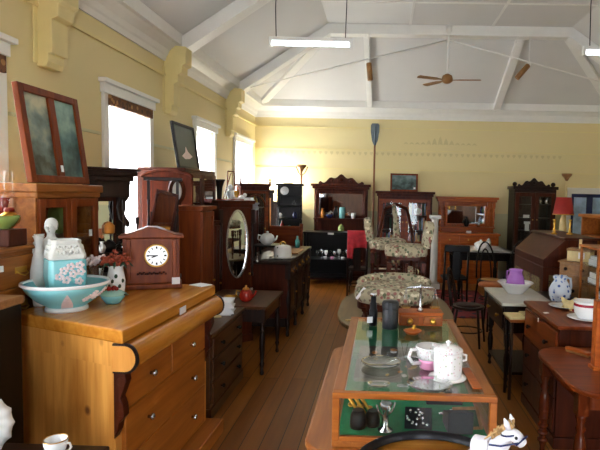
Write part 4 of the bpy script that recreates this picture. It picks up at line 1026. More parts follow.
# corner cupboard with an unseen lamp added to brighten the back wall
t = thing('corner_cupboard', 'dark corner cupboard against the back wall under the bright patch', 'cupboard', (-2.15, 10.15, 0), 0)
carcass(t, .7, .4, 1.52, 'dark'); door(t, -.33, 0, .1, 1.47, 'dark'); door(t, 0, .33, .1, 1.47, 'dark')
t = thing('added_glow_lamp', 'unseen lamp added behind the far left corner cabinets to light the back wall', 'lamp', (-2.05, 10.4, 1.52), 0)
obj('lamp_base', MB().lathe([(.07, 0), (.07, .015), (.02, .03), (.025, .12), (.012, .2)]), 'brass', t)
obj('bulb', MB().ball((0, 0, .30), .045), emit('added_glow_bulb', (255, 250, 236), 500), t)
obj('lamp_shade', MB().lathe([(.10, .2), (.104, .2), (.07, .25), (.066, .25)], ring=True, seg=20), 'cream', t)

# standard lamps with bowl tops
def torchiere(x, y, h, label, pm='walnut', arms=3):
    t = thing('torchiere_lamp', label, 'floor lamp', (x, y, 0), 0, 'torchiere lamps')
    obj('lamp_base', MB().lathe([(.15, 0), (.15, .02), (.06, .05), (.03, .09), (.022, .12)], seg=20), 'walnut', t)
    obj('pole', MB().lathe([(.022, .1), (.02, h*.4), (.028, h*.42), (.02, h*.45), (.017, h-.14)], seg=12), pm, t)
    m = MB().lathe([(.02, h-.14), (.03, h-.12), (.05, h-.08), (.09, h-.04), (.10, h), (.092, h), (.04, h-.06)], seg=16); obj('bowl', m, 'tan', t)
    for k in range(arms):
        a = 2*PI*k/3+.5; obj('arm', MB().tube([(.02*math.cos(a), .02*math.sin(a), h-.2), (.08*math.cos(a), .08*math.sin(a), h-.14), (.13*math.cos(a), .13*math.sin(a), h-.03)], .01), 'tan', t)
    return t
torchiere(-1.575, 10.12, 2.24, 'tall brown torchiere lamp in the far left corner beside the bright wall patch')
torchiere(3.56, 10.15, 2.18, 'cream column standard lamp with a gilt cup top behind the red lampshade', 'cream', 0)

# black low sideboard with glassware in front of the mirrored overmantel
t = thing('black_buffet', 'black buffet with open shelf of glasses before the carved mirrored sideboard', 'sideboard', (-.985, 9.60, 0), 0)
w = .90
obj('top', MB().box(-w/2-.02, w/2+.02, -.03, .42, .95, .98), 'black', t, .008); obj('back_panel', MB().box(-w/2, w/2, .39, .41, .12, .95), 'black', t)
for s in (-1, 1):
    for y in (.0, .36): obj('leg', MB().box(s*(w/2-.025)-.025, s*(w/2-.025)+.025, y, y+.05, 0, .95), 'black', t, .004)
obj('frieze', MB().box(-w/2+.05, w/2-.05, .02, .05, .78, .95), 'black', t); obj('shelf', MB().box(-w/2+.02, w/2-.02, .01, .4, .44, .47), 'black', t); obj('shelf', MB().box(-w/2+.02, w/2-.02, .01, .4, .12, .15), 'black', t)
obj('price_tag', MB().box(.0, .11, -.034, -.03, .94, .975), 'paper', t)
BB = t
i = 0
for k, x in enumerate((-.2, -.12, -.04, .04, .12, .2, .28, .35)):
    mt = ('shelf_glass', 'steel', 'china')[k % 3]
    o = solo('wine_glass', goblet(.16+.02*(k % 2), .035), mt, 'stemmed glass in the row on the black buffet shelf', 'glass', onlocal(BB, x, .1+.06*(k % 2), .47), 0, 'glasses on the black buffet shelf')
for k, (x, mt) in enumerate(((-.05, 'china'), (.08, 'pink'), (.28, 'china'))):
    solo('small_cup', tumbler(.05, .035), mt, ('white cup at the left front of the black buffet shelf', 'pinkish cup at the middle front of the black buffet shelf', 'white cup at the right front of the black buffet shelf')[k], 'cup', onlocal(BB, x, .04, .47), 0)

def mirror_sideboard(name, label, x, y, w, mat, topz, mz0, mz1, mw, base_h, cr=None, d=.42, mmat=None):
    t = thing(name, label, 'sideboard', (x, y, 0), 0)
    carcass(t, w, d, base_h, mat, over=.03, top=.035)
    n = 3
    for i in range(n):
        a = -w/2+.05+i*(w-.1)/n; b = a+(w-.1)/n
        drawer(t, a, b, base_h-.2, base_h-.05, mat, 1 if n > 2 else 2, 'brass', 0); door(t, a, b, .1, base_h-.21, mat, None, 0, b-.06)
    obj('back_panel', MB().box(-w/2+.03, w/2-.03, d-.04, d, base_h, topz-.08), mat, t)
    obj('mirror', MB().box(-mw/2, mw/2, d-.055, d-.04, mz0, mz1), 'mirror', t)
    obj('mirror_frame', MB().frame(-mw/2-.05, mw/2+.05, mz0-.05, mz1+.05, .055, d-.075, d-.04), mat, t, .006)
    obj('shelf', MB().box(-w/2+.04, w/2-.04, d-.22, d-.04, mz0-.08, mz0-.055), mat, t, .004)
    obj('cornice', MB().box(-w/2-.03, w/2+.03, d-.2, d, topz-.05, topz).box(-w/2, w/2, d-.17, d, topz-.1, topz-.05), mat, t, .008)
    for s in (-1, 1):
        for xx in ([w/2-.06, w/2-.16] if cr is None else [w/2-.08]):
            obj('column', turned(.03, topz-.1-mz0+.055, cx=s*xx, cy=d-.15, z=mz0-.055), mat, t)
        obj('column', turned(.025, mz0-.08-base_h, cx=s*(w/2-.08), cy=d-.15, z=base_h), mat, t)
    if cr: crest(t, w*.8, topz, cr, mat, d-.08, d-.03)
    return t
OM = mirror_sideboard('carved_sideboard', 'tall dark carved sideboard with crested top and wide mirror at the back wall', -.825, 10.12, 1.14, 'mahog', 1.89, 1.26, 1.70, .88, .9, .17)
d = .42
smalls(OM, [
 ('brown_bottle', 'amber bottle at the left end of the carved sideboard mirror shelf', 'bottle', -.36, .3, 1.205, vase(.19, .04), 'amber'),
 ('blue_bowl', 'navy bowl on the carved sideboard mirror shelf', 'bowl', -.22, .28, 1.205, bowl_mb(.07, .07), 'navy'),
 ('turquoise_canister', 'turquoise cylinder canister on the carved sideboard mirror shelf', 'canister', .03, .28, 1.205, MB().lathe([(.05, 0), (.055, .01), (.055, .18), (.05, .2), (.05, .22), (.001, .225)]), 'turq'),
 ('white_mug', 'white mug right of the turquoise canister on the mirror shelf', 'mug', .26, .27, 1.205, tumbler(.11, .05), 'china'),
 ('tall_dark_vase', 'tall dark vase between blue bowl and turquoise canister', 'vase', -.1, .32, 1.205, vase(.24, .05), 'black'),
 ('brass_urn', 'green and brass lidded urn below the mirror shelf of the carved sideboard', 'urn', .03, .15, .9, jar(.2, .06), 'greenish'),
 ('dark_platter', 'dark low bowl on the carved sideboard left of the brass urn', 'bowl', -.28, .12, .9, bowl_mb(.12, .07), 'black')])
# the oar
t = thing('oar', 'long wooden oar with a grey blade leaning upright on the back wall', 'oar', (-.168, 10.42, 0), 0)
obj('shaft', MB().tube([(0.0, 0, 0.0), (.0, .08, 2.72)], [.022, .02], 10), 'shaft', t)
m = MB().at(T(0, .08, 0)); m.prism([(-.02, 2.68), (-.06, 2.78), (-.085, 2.95), (-.085, 3.08), (-.06, 3.115), (.06, 3.115), (.085, 3.08), (.085, 2.95), (.06, 2.78), (.02, 2.68)], -.012, .012, 'xz')
obj('blade', m, 'grey_paint', t, .006); obj('blade_rib', MB().at(T(0, .068, 0)).tube([(0, 0, 2.68), (0, 0, 3.05)], [.02, .008], 8), 'grey_paint', t)
# dark chair with red cloth
def side_chair(name, label, loc, rz, mat='black', seat='cane', h=.45, w=.4, dd=.38, back=.9, style='hoop', cat='chair', group=None, seat_th=.03):
    t = thing(name, label, cat, loc, rz, group)
    if style == 'hoop':
        obj('seat', MB().lathe([(w*.48, h-seat_th), (w*.5, h-seat_th*.4), (w*.48, h)], 0, 0, 0, 24, 1, dd/w), mat, t)
        obj('seat_pad', MB().lathe([(w*.38, h-.002), (w*.38, h+.006), (.001, h+.008)], 0, 0, 0, 24, 1, dd/w), seat, t)
    else:
        obj('seat', MB().box(-w/2, w/2, -dd/2, dd/2, h-seat_th, h), mat, t, .008); obj('seat_pad', MB().box(-w/2+.03, w/2-.03, -dd/2+.03, dd/2-.03, h, h+.015), seat, t, .006)
    for sx in (-1, 1):
        obj('leg', MB().tube([(sx*w*.36, -dd*.36, h-.02), (sx*w*.44, -dd*.46, 0)], [.017, .012]), mat, t)
        if style == 'hoop': obj('leg', MB().tube([(sx*w*.36, dd*.36, h-.02), (sx*w*.42, dd*.55, 0)], [.017, .012]), mat, t)
        else: obj('leg', MB().tube([(sx*w*.46, dd*.52+.05, back), (sx*w*.46, dd*.46, h), (sx*w*.46, dd*.55, 0)], [.014, .018, .014]), mat, t)
    if style == 'hoop':
        obj('back_hoop', MB().tube([(w*.4*math.cos(a), dd*.44+.07*math.sin(a), h+(back-h)*math.sin(a)**.8) for a in [PI*i/16 for i in range(17)]], .014), mat, t)
        obj('inner_hoop', MB().tube([(w*.22*math.cos(a), dd*.44+.06*math.sin(a), h+(back-h)*.8*math.sin(a)**.8) for a in [PI*i/16 for i in range(17)]], .011), mat, t)
    else:
        obj('top_rail', MB().box(-w/2, w/2, dd*.52+.03, dd*.52+.06, back-.09, back+.01), mat, t, .01); obj('splat', MB().box(-.06, .06, dd*.5+.02, dd*.5+.035, h, back-.08), mat, t, .005)
    obj('stretcher', MB().tube([(w*.42*math.cos(2*PI*i/20), dd*.45*math.sin(2*PI*i/20), .16) for i in range(21)], .008), mat, t)
    return t
side_chair('rail_back_chair', 'dark chair draped with the red cloth before the carved sideboard', (-.385, 8.75, 0), 180, 'dark', 'dark', back=1.06, w=.34, style='rail')
t = thing('red_cloth', 'bright red cloth draped over a dark chair back by the black buffet', 'cloth', (-.385, 8.5, 0), 0)
vs, fs = [], []; nx, nz = 16, 14
for j in range(nz+1):
    for i in range(nx+1):
        u = i/nx; v = j/nz
        z = 1.10-(.46 if u < .3 else .28)*v if v > .12 else 1.085+.02*math.sin(v/.12*PI/2)
        vs.append((-.165+.33*u+.02*v*(.5-u), .0-.02*math.sin(v*3)+.012*math.sin(u*17)*v, z+.006*math.cos(u*9)))
for j in range(nz):
    for i in range(nx): a = j*(nx+1)+i; fs.append((a, a+1, a+nx+2, a+nx+1))
c = obj('cloth_drape', MB().add(vs, fs, True), 'red_cloth', t); so = c.modifiers.new('thick', 'SOLIDIFY'); so.thickness = .012
obj('cloth_fold', MB().box(-.16, .16, .0, .16, 1.078, 1.095), 'red_cloth', t, .008)
t.location.y = 8.46
# glazed dark bookcase with the lake picture on top
t = thing('glazed_bookcase', 'wide dark red bookcase with two glazed doors at the back wall', 'bookcase', (.45, 10.12, 0), 0)
w = 1.06
carcass(t, w, .42, 1.72, 'mahog', hollow=(.72, 1.62), shelves=(1.0, 1.3), over=.02, top=.05)
obj('cornice', MB().box(-w/2-.05, w/2+.05, -.05, .42, 1.72, 1.77), 'mahog', t, .012)
door(t, -.5, 0, .73, 1.62, 'mahog_red', 'glass', 0, -.04, .07); door(t, 0, .5, .73, 1.62, 'mahog_red', 'glass', 0, .04, .07); door(t, -.5, 0, .1, .7, 'mahog'); door(t, 0, .5, .1, .7, 'mahog')
GB = t
rnd = random.Random(5); cols = ['plumcol', 'oxblood', 'leafy', 'navy', 'amber', 'cream', 'plumcol', 'oxblood', 'tan']
nb = 0
for sh, z in enumerate((.725, 1.01, 1.31)):
    x = -.44
    while x < .43:
        bw_ = rnd.uniform(.025, .045); hh = rnd.uniform(.17, .24)
        if abs(x+bw_/2) > .05:
            o = solo('book', MB().box(-bw_/2, bw_/2, 0, .15, 0, hh), cols[nb % 9], 'old book standing behind the glazed bookcase doors', 'book', onlocal(GB, x+bw_/2, .15, z), 0, 'books in the glazed bookcase'); nb += 1
        x += bw_+.006+(.12 if rnd.random() < .08 else 0)
solo('shelf_card', MB().box(-.05, .05, -.002, .002, 0, .05), 'paper', 'white card behind the left glazed bookcase door', 'card', onlocal(GB, -.08, .12, 1.31))
solo('silver_plate', MB().at(T(0, 0, .07) @ R(75, 'X')).lathe([(.001, 0), (.05, .004), (.075, .012)], seg=18), 'steel', 'silver plate behind the right glazed bookcase door', 'plate', onlocal(GB, .25, .1, 1.315))
t = thing('lake_picture', 'small framed lake landscape standing on the glazed bookcase', 'picture', (.435, 10.40, 1.77), 0)
A = R(-8, 'X')
obj('frame', MB().at(A).frame(-.275, .275, 0, .36, .035, -.012, .018), 'walnut', t, .005); obj('painting', MB().at(A).box(-.24, .24, 0, .005, .035, .325), 'art4', t); obj('price_tag', MB().at(A).box(.19, .225, -.016, -.012, .05, .085), 'paper', t)
# golden oak sideboard
OS = mirror_sideboard('oak_sideboard', 'golden oak sideboard with a wide mirror at the back wall', 1.70, 10.12, 1.18, 'gold_oak', 1.69, 1.15, 1.51, .76, .98)
smalls(OS, [('oak_shelf_card', 'white card lying before the oak sideboard mirror', 'card', .02, .1, .98, MB().box(-.05, .05, 0, .004, 0, .045), 'paper'),
            ('glass_bowl', 'clear glass bowl at the left before the oak sideboard mirror', 'bowl', -.25, .28, 1.095, bowl_mb(.06, .05), 'shelf_glass'),
            ('oak_vase', 'dark vase in the middle before the oak sideboard mirror', 'vase', .0, .3, 1.095, vase(.2, .06), 'black'),
            ('oak_mug', 'silver mug at the right before the oak sideboard mirror', 'mug', .24, .28, 1.095, tumbler(.09, .045), 'steel')])
t = thing('white_pedestal', 'slim white pedestal column left of the golden oak sideboard', 'pedestal', (.98, 9.5, 0), 0)
obj('shaft', MB().lathe([(.085, .1), (.07, .14), (.062, 1.24), (.075, 1.28)], seg=20), 'marble', t); obj('base', MB().box(-.11, .11, -.11, .11, 0, .1), 'marble', t, .01); obj('capital', MB().box(-.10, .10, -.10, .10, 1.28, 1.35), 'marble', t, .012)
# tall dark cabinet with crest
t = thing('tall_dark_cabinet', 'tallest near-black cabinet with glazed doors and carved crest at the back right', 'cabinet', (2.94, 10.05, 0), 0)
w = .80
carcass(t, w, .46, 1.92, 'dark', hollow=(.75, 1.8), shelves=(1.05, 1.3, 1.56), over=.03, top=.06)
door(t, -.38, 0, .76, 1.8, 'mahog', 'glass', 0, -.04, .07); door(t, 0, .38, .76, 1.8, 'mahog', 'glass', 0, .04, .07); door(t, -.38, 0, .1, .74, 'dark'); door(t, 0, .38, .1, .74, 'dark')
crest(t, .62, 1.92, .14, 'dark', .1, .15)
for s in (-1, 1): obj('finial', MB().ball((s*.37, .12, 1.96), .045), 'dark', t)
smalls(t, [('white_notice', 'white notice card on the left door shelf of the tallest dark cabinet', 'card', -.14, .06, 1.31, MB().box(-.06, .06, 0, .004, 0, .06), 'paper'),
           ('lower_notice', 'second white card just below the notice in the tallest dark cabinet', 'card', -.12, .06, 1.06, MB().box(-.06, .06, 0, .004, .13, .18).box(-.04, .04, 0, .004, 0, .13), 'paper'),
           ('glass_jug', 'left glass jug behind the right door of the tallest dark cabinet', 'jug', .12, .1, 1.57, vase(.15, .045), 'steel'),
           ('glass_flask', 'right glass jug behind the right door of the tallest dark cabinet', 'jug', .25, .1, 1.57, vase(.15, .045), 'steel')])
# ------------------------------------------------------------------ RIGHT SIDE, far to near
# red pattern rug, dining table and bentwood chairs
solo('patterned_rug', MB().box(.9, 1.75, 7.2, 9.3, 0, .012), 'rug', 'red patterned rug under the dark dining table', 'rug', bevel=.004)
t = thing('dining_table', 'dark dining table set with white china before the golden oak sideboard', 'table', (1.7, 9.0, 0), 0)
obj('table_top', MB().box(-.5, .5, -.62, .62, .77, .80), 'black', t, .01); obj('apron', MB().box(-.44, .44, -.55, .55, .66, .77), 'black', t)
for sx in (-.4, .4):
    for sy in (-.5, .5): obj('leg', turned(.04, .66, cx=sx, cy=sy), 'black', t)
solo('lace_cloth', MB().box(-.42, .42, -.5, .5, 0, .006), 'china', 'white lace cloth spread under the china on the dark dining table', 'cloth', (1.68, 8.96, .80))
for k, (x, y) in enumerate(((1.36, 8.55), (1.62, 8.52), (1.9, 8.6), (1.4, 8.95), (1.7, 9.0))):
    tt = solo('dinner_plate', MB().lathe([(.06, 0), (.07, .004), (.12, .016), (.125, .018), (.07, .008), (.001, .008)], seg=24), 'china', 'white dinner plate laid on the dark dining table', 'plate', (x, y, .806), 0, 'plates on the dining table')
solo('white_tureen', MB().lathe([(.06, 0), (.05, .02), (.1, .06), (.11, .1), (.08, .13), (.02, .15), (.02, .17), (.001, .175)], seg=20), 'china', 'white lidded tureen in the middle of the dining table', 'tureen', (1.68, 8.75, .806))
solo('silver_cruet', jar(.2, .045), 'steel', 'silver cruet standing beside the white tureen', 'cruet', (1.82, 8.8, .806))
side_chair('bentwood_chair', 'black bentwood chair with a cane seat before the dining table', (1.68, 7.85, 0), 15, back=1.0)
side_chair('hoop_back_chair', 'black hoop backed chair right of the cane seated bentwood chair', (2.12, 8.1, 0), -30, 'black', 'black', back=1.0)
side_chair('low_black_chair', 'nearest black chair with thin legs left of the marble washstand', (1.02, 5.95, 0), 70, 'dark', 'dark', back=.86, w=.38)
side_chair('shadowed_chair', 'black chair on the red rug behind the upholstered chairs', (1.15, 8.05, 0), 180, 'black', 'black', back=.95, style='rail', w=.38)
t = thing('tan_stool', 'round topped tan stool between the chairs and the marble washstand', 'stool', (1.44, 6.62, 0), 0)
obj('stool_top', MB().lathe([(.17, .56), (.18, .57), (.18, .59), (.17, .6), (.001, .6)], seg=24), 'gold_oak', t)
for k in range(3): a = 2*PI*k/3; obj('leg', MB().tube([(.1*math.cos(a), .1*math.sin(a), .565), (.15*math.cos(a), .15*math.sin(a), 0)], [.02, .014]), 'dark', t)

# harmonium with fretted side
t = thing('harmonium', 'mahogany harmonium with a fretted side panel behind the lilac jug', 'harmonium', **right(1.70, 5.42, 6.6))
obj('body', MB().box(-.59, .59, 0, .55, .08, .98), 'mahog', t, .008); obj('plinth', MB().box(-.6, .6, -.01, .56, 0, .08), 'mahog', t)
obj('upper_case', MB().prism([(.0, .98), (.55, .98), (.55, 1.27), (.22, 1.27), (.0, 1.06)], -.59, .59, 'yz'), 'mahog', t, .006)
obj('lid', MB().box(-.61, .61, .2, .57, 1.27, 1.295), 'mahog', t, .006)
f = MB().box(.592, .597, .06, .5, .3, .9); obj('fretted_panel', f, 'fret', t)
f = MB().box(.2, .5, -.006, .0, .25, .85); obj('fretted_panel', f, 'fret', t)
for s in (-.4, .0): obj('fretted_panel', MB().box(s-.12, s+.12, -.006, 0, .25, .85), 'fret', t)
HM = t
for k, (px, lab) in enumerate(((1.955, 'left brass candlestick on the harmonium lid'), (2.13, 'right brass candlestick on the harmonium lid'))):
    solo('candlestick', MB().lathe([(.035, 0), (.036, .01), (.012, .025), (.014, .06), (.008, .08), (.014, .12), (.01, .15), (.02, .165), (.012, .17)]), 'brass', lab, 'candlestick', (px, 5.9, 1.295))
# lamp with red shade on a side stand
t = thing('lamp_stand', 'tall wooden stand under the lamp with the red shade', 'stand', (2.95, 8.5, 0), 0)
obj('stand_top', MB().box(-.2, .2, -.2, .2, 1.02, 1.05), 'dark', t, .006)
for sx in (-.16, .16):
    for sy in (-.16, .16): obj('leg', turned(.02, 1.02, cx=sx, cy=sy), 'dark', t)
t = thing('red_shade_lamp', 'table lamp with a deep red shade at the back right', 'lamp', (2.95, 8.5, 1.05), 0)
obj('lamp_base', MB().lathe([(.09, 0), (.09, .02), (.05, .04), (.06, .12), (.05, .3), (.03, .36), (.015, .42)], seg=18), 'cream', t)
obj('lamp_shade', MB().lathe([(.165, .39), (.12, .67), (.116, .67), (.161, .39)], ring=True, seg=28), 'red_shade', t)
obj('shade_trim', MB().lathe([(.166, .385), (.17, .39), (.168, .40), (.163, .40)], ring=True, seg=28), 'gilt', t)

# dresser with open shelves at the right edge, beyond
t = thing('open_dresser', 'tall wooden dresser with open shelves at the right edge beyond the small drawers', 'dresser', **right(2.62, 5.9, 7.1))
w = 1.2
carcass(t, w, .45, .95, 'dark')
for s in (-1, 1): obj('upright', MB().box(s*w/2-.02, s*w/2+.02, .1, .42, .95, 1.48), 'oak', t, .004)
obj('back_panel', MB().box(-w/2, w/2, .42, .44, .95, 1.48), 'dark', t); obj('shelf', MB().box(-w/2, w/2, .12, .42, 1.2, 1.22), 'oak', t); obj('cornice', MB().box(-w/2-.04, w/2+.04, .06, .45, 1.46, 1.5), 'oak', t, .006)
smalls(t, [('green_plate', 'green plate upright on the open dresser top shelf', 'plate', .35, .3, 1.22, MB().at(T(0, 0, .08) @ R(78, 'X')).lathe([(.001, 0), (.06, .004), (.085, .014)], seg=20), 'greenish'),
           ('dresser_bowl', 'teal bowl on the open dresser lower shelf', 'bowl', .1, .22, .95, bowl_mb(.09, .08), 'teal'),
           ('dresser_bottle', 'blue bottle on the open dresser top shelf', 'bottle', .5, .24, 1.22, vase(.2, .045), 'navy'),
           ('dresser_jug', 'white jug on the open dresser lower shelf', 'jug', .42, .2, .95, vase(.18, .06), 'blue_china'),
           ('dresser_tin', 'amber tin on the open dresser lower shelf', 'tin', -.2, .22, .95, MB().box(-.06, .06, -.05, .05, 0, .15), 'amber')])

# dark low table carrying the pine drawers and the blue jug
t = thing('dark_cupboard', 'dark cupboard carrying small pine drawers and the blue and white jug', 'cupboard', **right(1.58, 4.42, 5.35))
carcass(t, .93, .75, .74, 'dark', over=.0); door(t, -.44, 0, .1, .7, 'dark'); door(t, 0, .44, .1, .7, 'dark')
t = thing('pine_spice_drawers', 'small aged pine nest of drawers behind the blue and white jug', 'chest of drawers', **right(1.98, 5.0, 5.32))
t.rotation_euler.z = math.radians(-38); t.location = (1.90, 5.08, .74)
obj('body', MB().box(-.15, .15, 0, .22, 0, .33), 'tan', t, .004); obj('top', MB().box(-.165, .165, -.015, .23, .33, .345), 'tan', t, .004)
for i in range(3): drawer(t, -.14, .14, .015+.105*i, .11+.105*i, 'tan', 2 if i else 1, 'dark')
t = thing('wooden_tea_box', 'wooden box with a pale tag on the small pine drawers', 'box', (1.98, 5.16, 1.085), -38)
obj('body', MB().box(-.11, .11, -.07, .07, 0, .1), 'cream', t, .004); obj('lid', MB().box(-.115, .115, -.075, .075, .1, .125), 'tan', t, .004); obj('price_tag', MB().box(.0, .06, -.074, -.07, .03, .09), 'paper', t)
solo('candle_end', MB().cyl(.014, 0, .09), 'cream', 'cream candle end standing on the tagged wooden box', 'candle', (1.97, 5.15, 1.21))
x, y = on(560, 300, .74)
t = thing('blue_jug', 'large blue and white jug before the small pine drawers', 'jug', (1.64, 4.72, .74), 200)
obj('jug_body', MB().lathe([(.06, 0), (.065, .01), (.095, .08), (.1, .13), (.075, .19), (.055, .22), (.062, .26), (.055, .26), (.045, .2)], seg=24), 'blue_china', t)
obj('handle', MB().tube([(-.055, 0, .24), (-.11, 0, .23), (-.12, 0, .15), (-.09, 0, .08)], [.011, .012, .012, .012]), 'blue_china', t)
obj('spout', MB().prism([(.03, -.03), (.085, 0), (.03, .03)], .235, .262, 'xy'), 'blue_china', t, .005)
solo('navy_boat', MB().ball((0, 0, .035), (.07, .04, .035)).tube([(.05, 0, .05), (.09, 0, .075), (.11, 0, .07)], [.018, .012, .008]), 'navy', 'navy sauce boat at the foot of the blue and white jug', 'sauce boat', (1.74, 4.58, .74), 200)

# glass display case at the right edge
t = thing('glass_showcase', 'bright table showcase of white linen cut off by the right edge', 'display case', (1.86, 4.66, .74), -90)
obj('base', MB().box(-.2, .2, 0, .4, 0, .03), 'oak', t, .004)
for sx in (-.19, .19):
    for sy in (.01, .39): obj('post', MB().box(sx-.01, sx+.01, sy-.01, sy+.01, .03, .52), 'oak', t)
obj('case_top', MB().box(-.21, .21, -.01, .41, .52, .54), 'oak', t, .004)
for z in (.2, .36): obj('shelf', MB().box(-.18, .18, .02, .38, z-.006, z+.006), 'shelf_glass', t)
obj('side_pane', MB().box(.188, .192, .02, .38, .03, .52), 'glass', t); obj('front_pane', MB().box(-.18, .18, .008, .012, .03, .52), 'glass', t)
smalls(t, [('white_folded_cloth', 'white folded cloth on the top shelf of the table showcase', 'cloth', .02, .2, .366, MB().box(-.15, .15, -.16, .14, 0, .05).box(-.14, .14, -.15, .13, .05, .08), 'china'),
           ('cream_folded_cloth', 'cream folded cloth on the middle shelf of the table showcase', 'cloth', .02, .2, .206, MB().box(-.15, .15, -.16, .14, 0, .04).box(-.14, .13, -.14, .13, .04, .09), 'china'),
           ('stacked_bowl', 'blue and white bowl on the floor of the table showcase', 'bowl', .02, .2, .03, bowl_mb(.13, .09), 'blue_china')])

# marble washstand with bowl and lilac jug
t = thing('marble_washstand', 'dark washstand with pale marble top under the lilac jug and bowl', 'washstand', **right(1.08, 4.52, 5.3))
obj('body', MB().box(-.36, .36, .03, .44, .5, .75), 'dark', t, .006); obj('marble_top', MB().box(-.4, .4, -.01, .47, .75, .775), 'marble', t, .004)
for sx in (-.34, .34):
    for sy in (.06, .41): obj('leg', turned(.028, .5, cx=sx, cy=sy), 'dark', t)
obj('lower_shelf', MB().box(-.34, .34, .05, .42, .12, .145), 'dark', t); drawer(t, -.33, .33, .53, .72, 'darkx', 2, 'brass', .03)
x, y = on(515, 293, .775)
t = thing('white_wash_bowl', 'white wash bowl on the marble washstand', 'bowl', (x, y, .775))
obj('bowl_body', MB().lathe([(.075, 0), (.08, .01), (.11, .04), (.14, .08), (.17, .105), (.162, .11), (.13, .085), (.08, .03), (.001, .025)], seg=32), 'china', t)
obj('rim_edge', MB().lathe([(.168, .102), (.174, .107), (.166, .113), (.16, .108)], ring=True, seg=32), 'china', t)
t = thing('lilac_jug', 'glossy lilac jug standing in the white wash bowl', 'jug', (x+.0, y+.0, .802), -60)
obj('jug_body', MB().lathe([(.06, 0), (.07, .01), (.088, .06), (.08, .12), (.062, .16), (.06, .19), (.066, .205), (.06, .205), (.05, .15)], seg=24), 'lilac', t)
obj('handle', MB().tube([(-.06, 0, .18), (-.11, 0, .175), (-.12, 0, .1), (-.08, 0, .05)], .01), 'lilac', t); obj('spout', MB().prism([(.03, -.03), (.085, 0), (.03, .03)], .188, .208, 'xy'), 'lilac', t, .004)
t = thing('cream_topped_stool', 'low stool with a cream cloth on top just under the marble edge', 'stool', (1.21, 4.385, .04), 0)
obj('stool_top', MB().box(-.12, .2, -.1, .1, .62, .645), 'oak', t, .005)
for sx in (-.1, .18):
    for sy in (-.08, .08): obj('leg', MB().cyl(.014, -.04, .62, sx, sy, 10), 'dark', t)
solo('cream_cloth', MB().box(-.13, .2, -.1, .105, 0, .02).box(.0, .18, -.05, .09, .02, .035), 'cream', 'cream cloth folded on the stool under the marble washstand edge', 'cloth', (1.21, 4.385, .685), 3, bevel=.006)

# mahogany chest, its china
t = thing('mahogany_chest', 'red mahogany chest of drawers carrying the red-banded chamber pot', 'chest of drawers', **right(1.21, 3.46, 4.26))
carcass(t, .80, .62, .85, 'mahog', over=.02, topmat='mahog_red')
zs = [.1, .34, .57, .80]
for a, b in zip(zs, zs[1:]): drawer(t, -.38, .38, a, b, 'mahog_red' if a > .5 else 'mahog', 2, 'dark')
tagpart(t, -.0, -.02, .79, .02, .03)
x, y = on(586, 319, .85)
t = thing('chamber_pot', 'white chamber pot with a crimson band on its saucer', 'chamber pot', (x, y, .85), 180)
obj('pot_body', MB().lathe([(.055, 0), (.06, .006), (.082, .04), (.088, .08), (.082, .105), (.092, .122), (.086, .124), (.074, .1), (.07, .04), (.001, .02)], seg=28), 'china', t)
obj('band', MB().lathe([(.0865, .088), (.0855, .098), (.0835, .106), (.0815, .106), (.0845, .088)], ring=True, seg=28), 'crimson', t)
obj('handle', MB().tube([(-.08, 0, .1), (-.125, 0, .1), (-.125, 0, .05), (-.085, 0, .035)], .009), 'china', t)
fl = MB()
for a in (200, 240, 285, 330): fl.ball((.084*math.cos(math.radians(a)), .084*math.sin(math.radians(a)), .045), (.014, .014, .01), 8, 5)
obj('flower_decoration', fl, 'crimson', t); 
solo('pot_saucer', MB().lathe([(.07, 0), (.08, .003), (.125, .012), (.13, .014), (.08, .006), (.001, .006)], seg=28), 'china', 'white saucer under the crimson-banded chamber pot', 'saucer', (x, y, .85))
t.location.z = .857
x, y = on(557, 307, .85)
solo('white_plate', MB().lathe([(.06, 0), (.07, .003), (.115, .018), (.12, .02), (.07, .007), (.001, .007)], seg=28), 'china', 'white plate at the far corner of the red mahogany chest', 'plate', (x+.05, y-.02, .85))
x, y = on(574, 309, .85)
m = MB(); vs, fs = [], []
n = 14
for j in range(n+1):
    for i in range(n+1):
        u, v_ = i/n-.5, j/n-.5; vs.append((u*.13, v_*.2, .035+.03*math.sin(u*7+v_*3)*math.cos(v_*6)+.02*(1-4*u*u)))
for j in range(n):
    for i in range(n): a = j*(n+1)+i; fs.append((a, a+1, a+n+2, a+n+1))
m.add(vs, fs, True); o = solo('crumpled_cloth', m, 'cream', 'crumpled cream cloth between the white plate and the chamber pot', 'cloth', (x, y+.02, .85)); so = o.modifiers.new('thick', 'SOLIDIFY'); so.thickness = .04; so.offset = -1
solo('small_card', MB().box(-.018, .018, -.012, .012, 0, .003), 'paper', 'tiny white ticket near the front edge of the mahogany chest', 'ticket', onp(546, 313, .85), 20)

# nearest table on turned legs
t = thing('turned_leg_table', 'polished mahogany table with rounded corner and turned legs at bottom right', 'table', (1.47, 3.0, 0), 0)
def rrect(x0, x1, y0, y1, r, n=8):
    pts = []
    for cx, cy, a0 in ((x1-r, y1-r, 0), (x0+r, y1-r, 90), (x0+r, y0+r, 180), (x1-r, y0+r, 270)):
        for i in range(n+1): a = math.radians(a0+90*i/n); pts.append((cx+r*math.cos(a), cy+r*math.sin(a)))
    return pts
obj('table_top', MB().prism(rrect(-.46, .5, -.44, .42, .2), .69, .72, 'xy'), 'mahog_red', t, .008)
obj('apron', MB().prism(rrect(-.36, .45, -.28, .34, .05), .58, .69, 'xy'), 'mahog_red', t)
for sx in (-.38, .42):
    for sy in (-.27, .34): 
        lg = turned(.034, .69, 14, sx, sy)
        for k in range(5): lg.lathe([(.02, .10+.05*k), (.034, .115+.05*k), (.034, .125+.05*k), (.02, .14+.05*k)], sx, sy, 0, 14)
        obj('leg', lg, 'gloss', t)
p = onp(578, 354, .72)
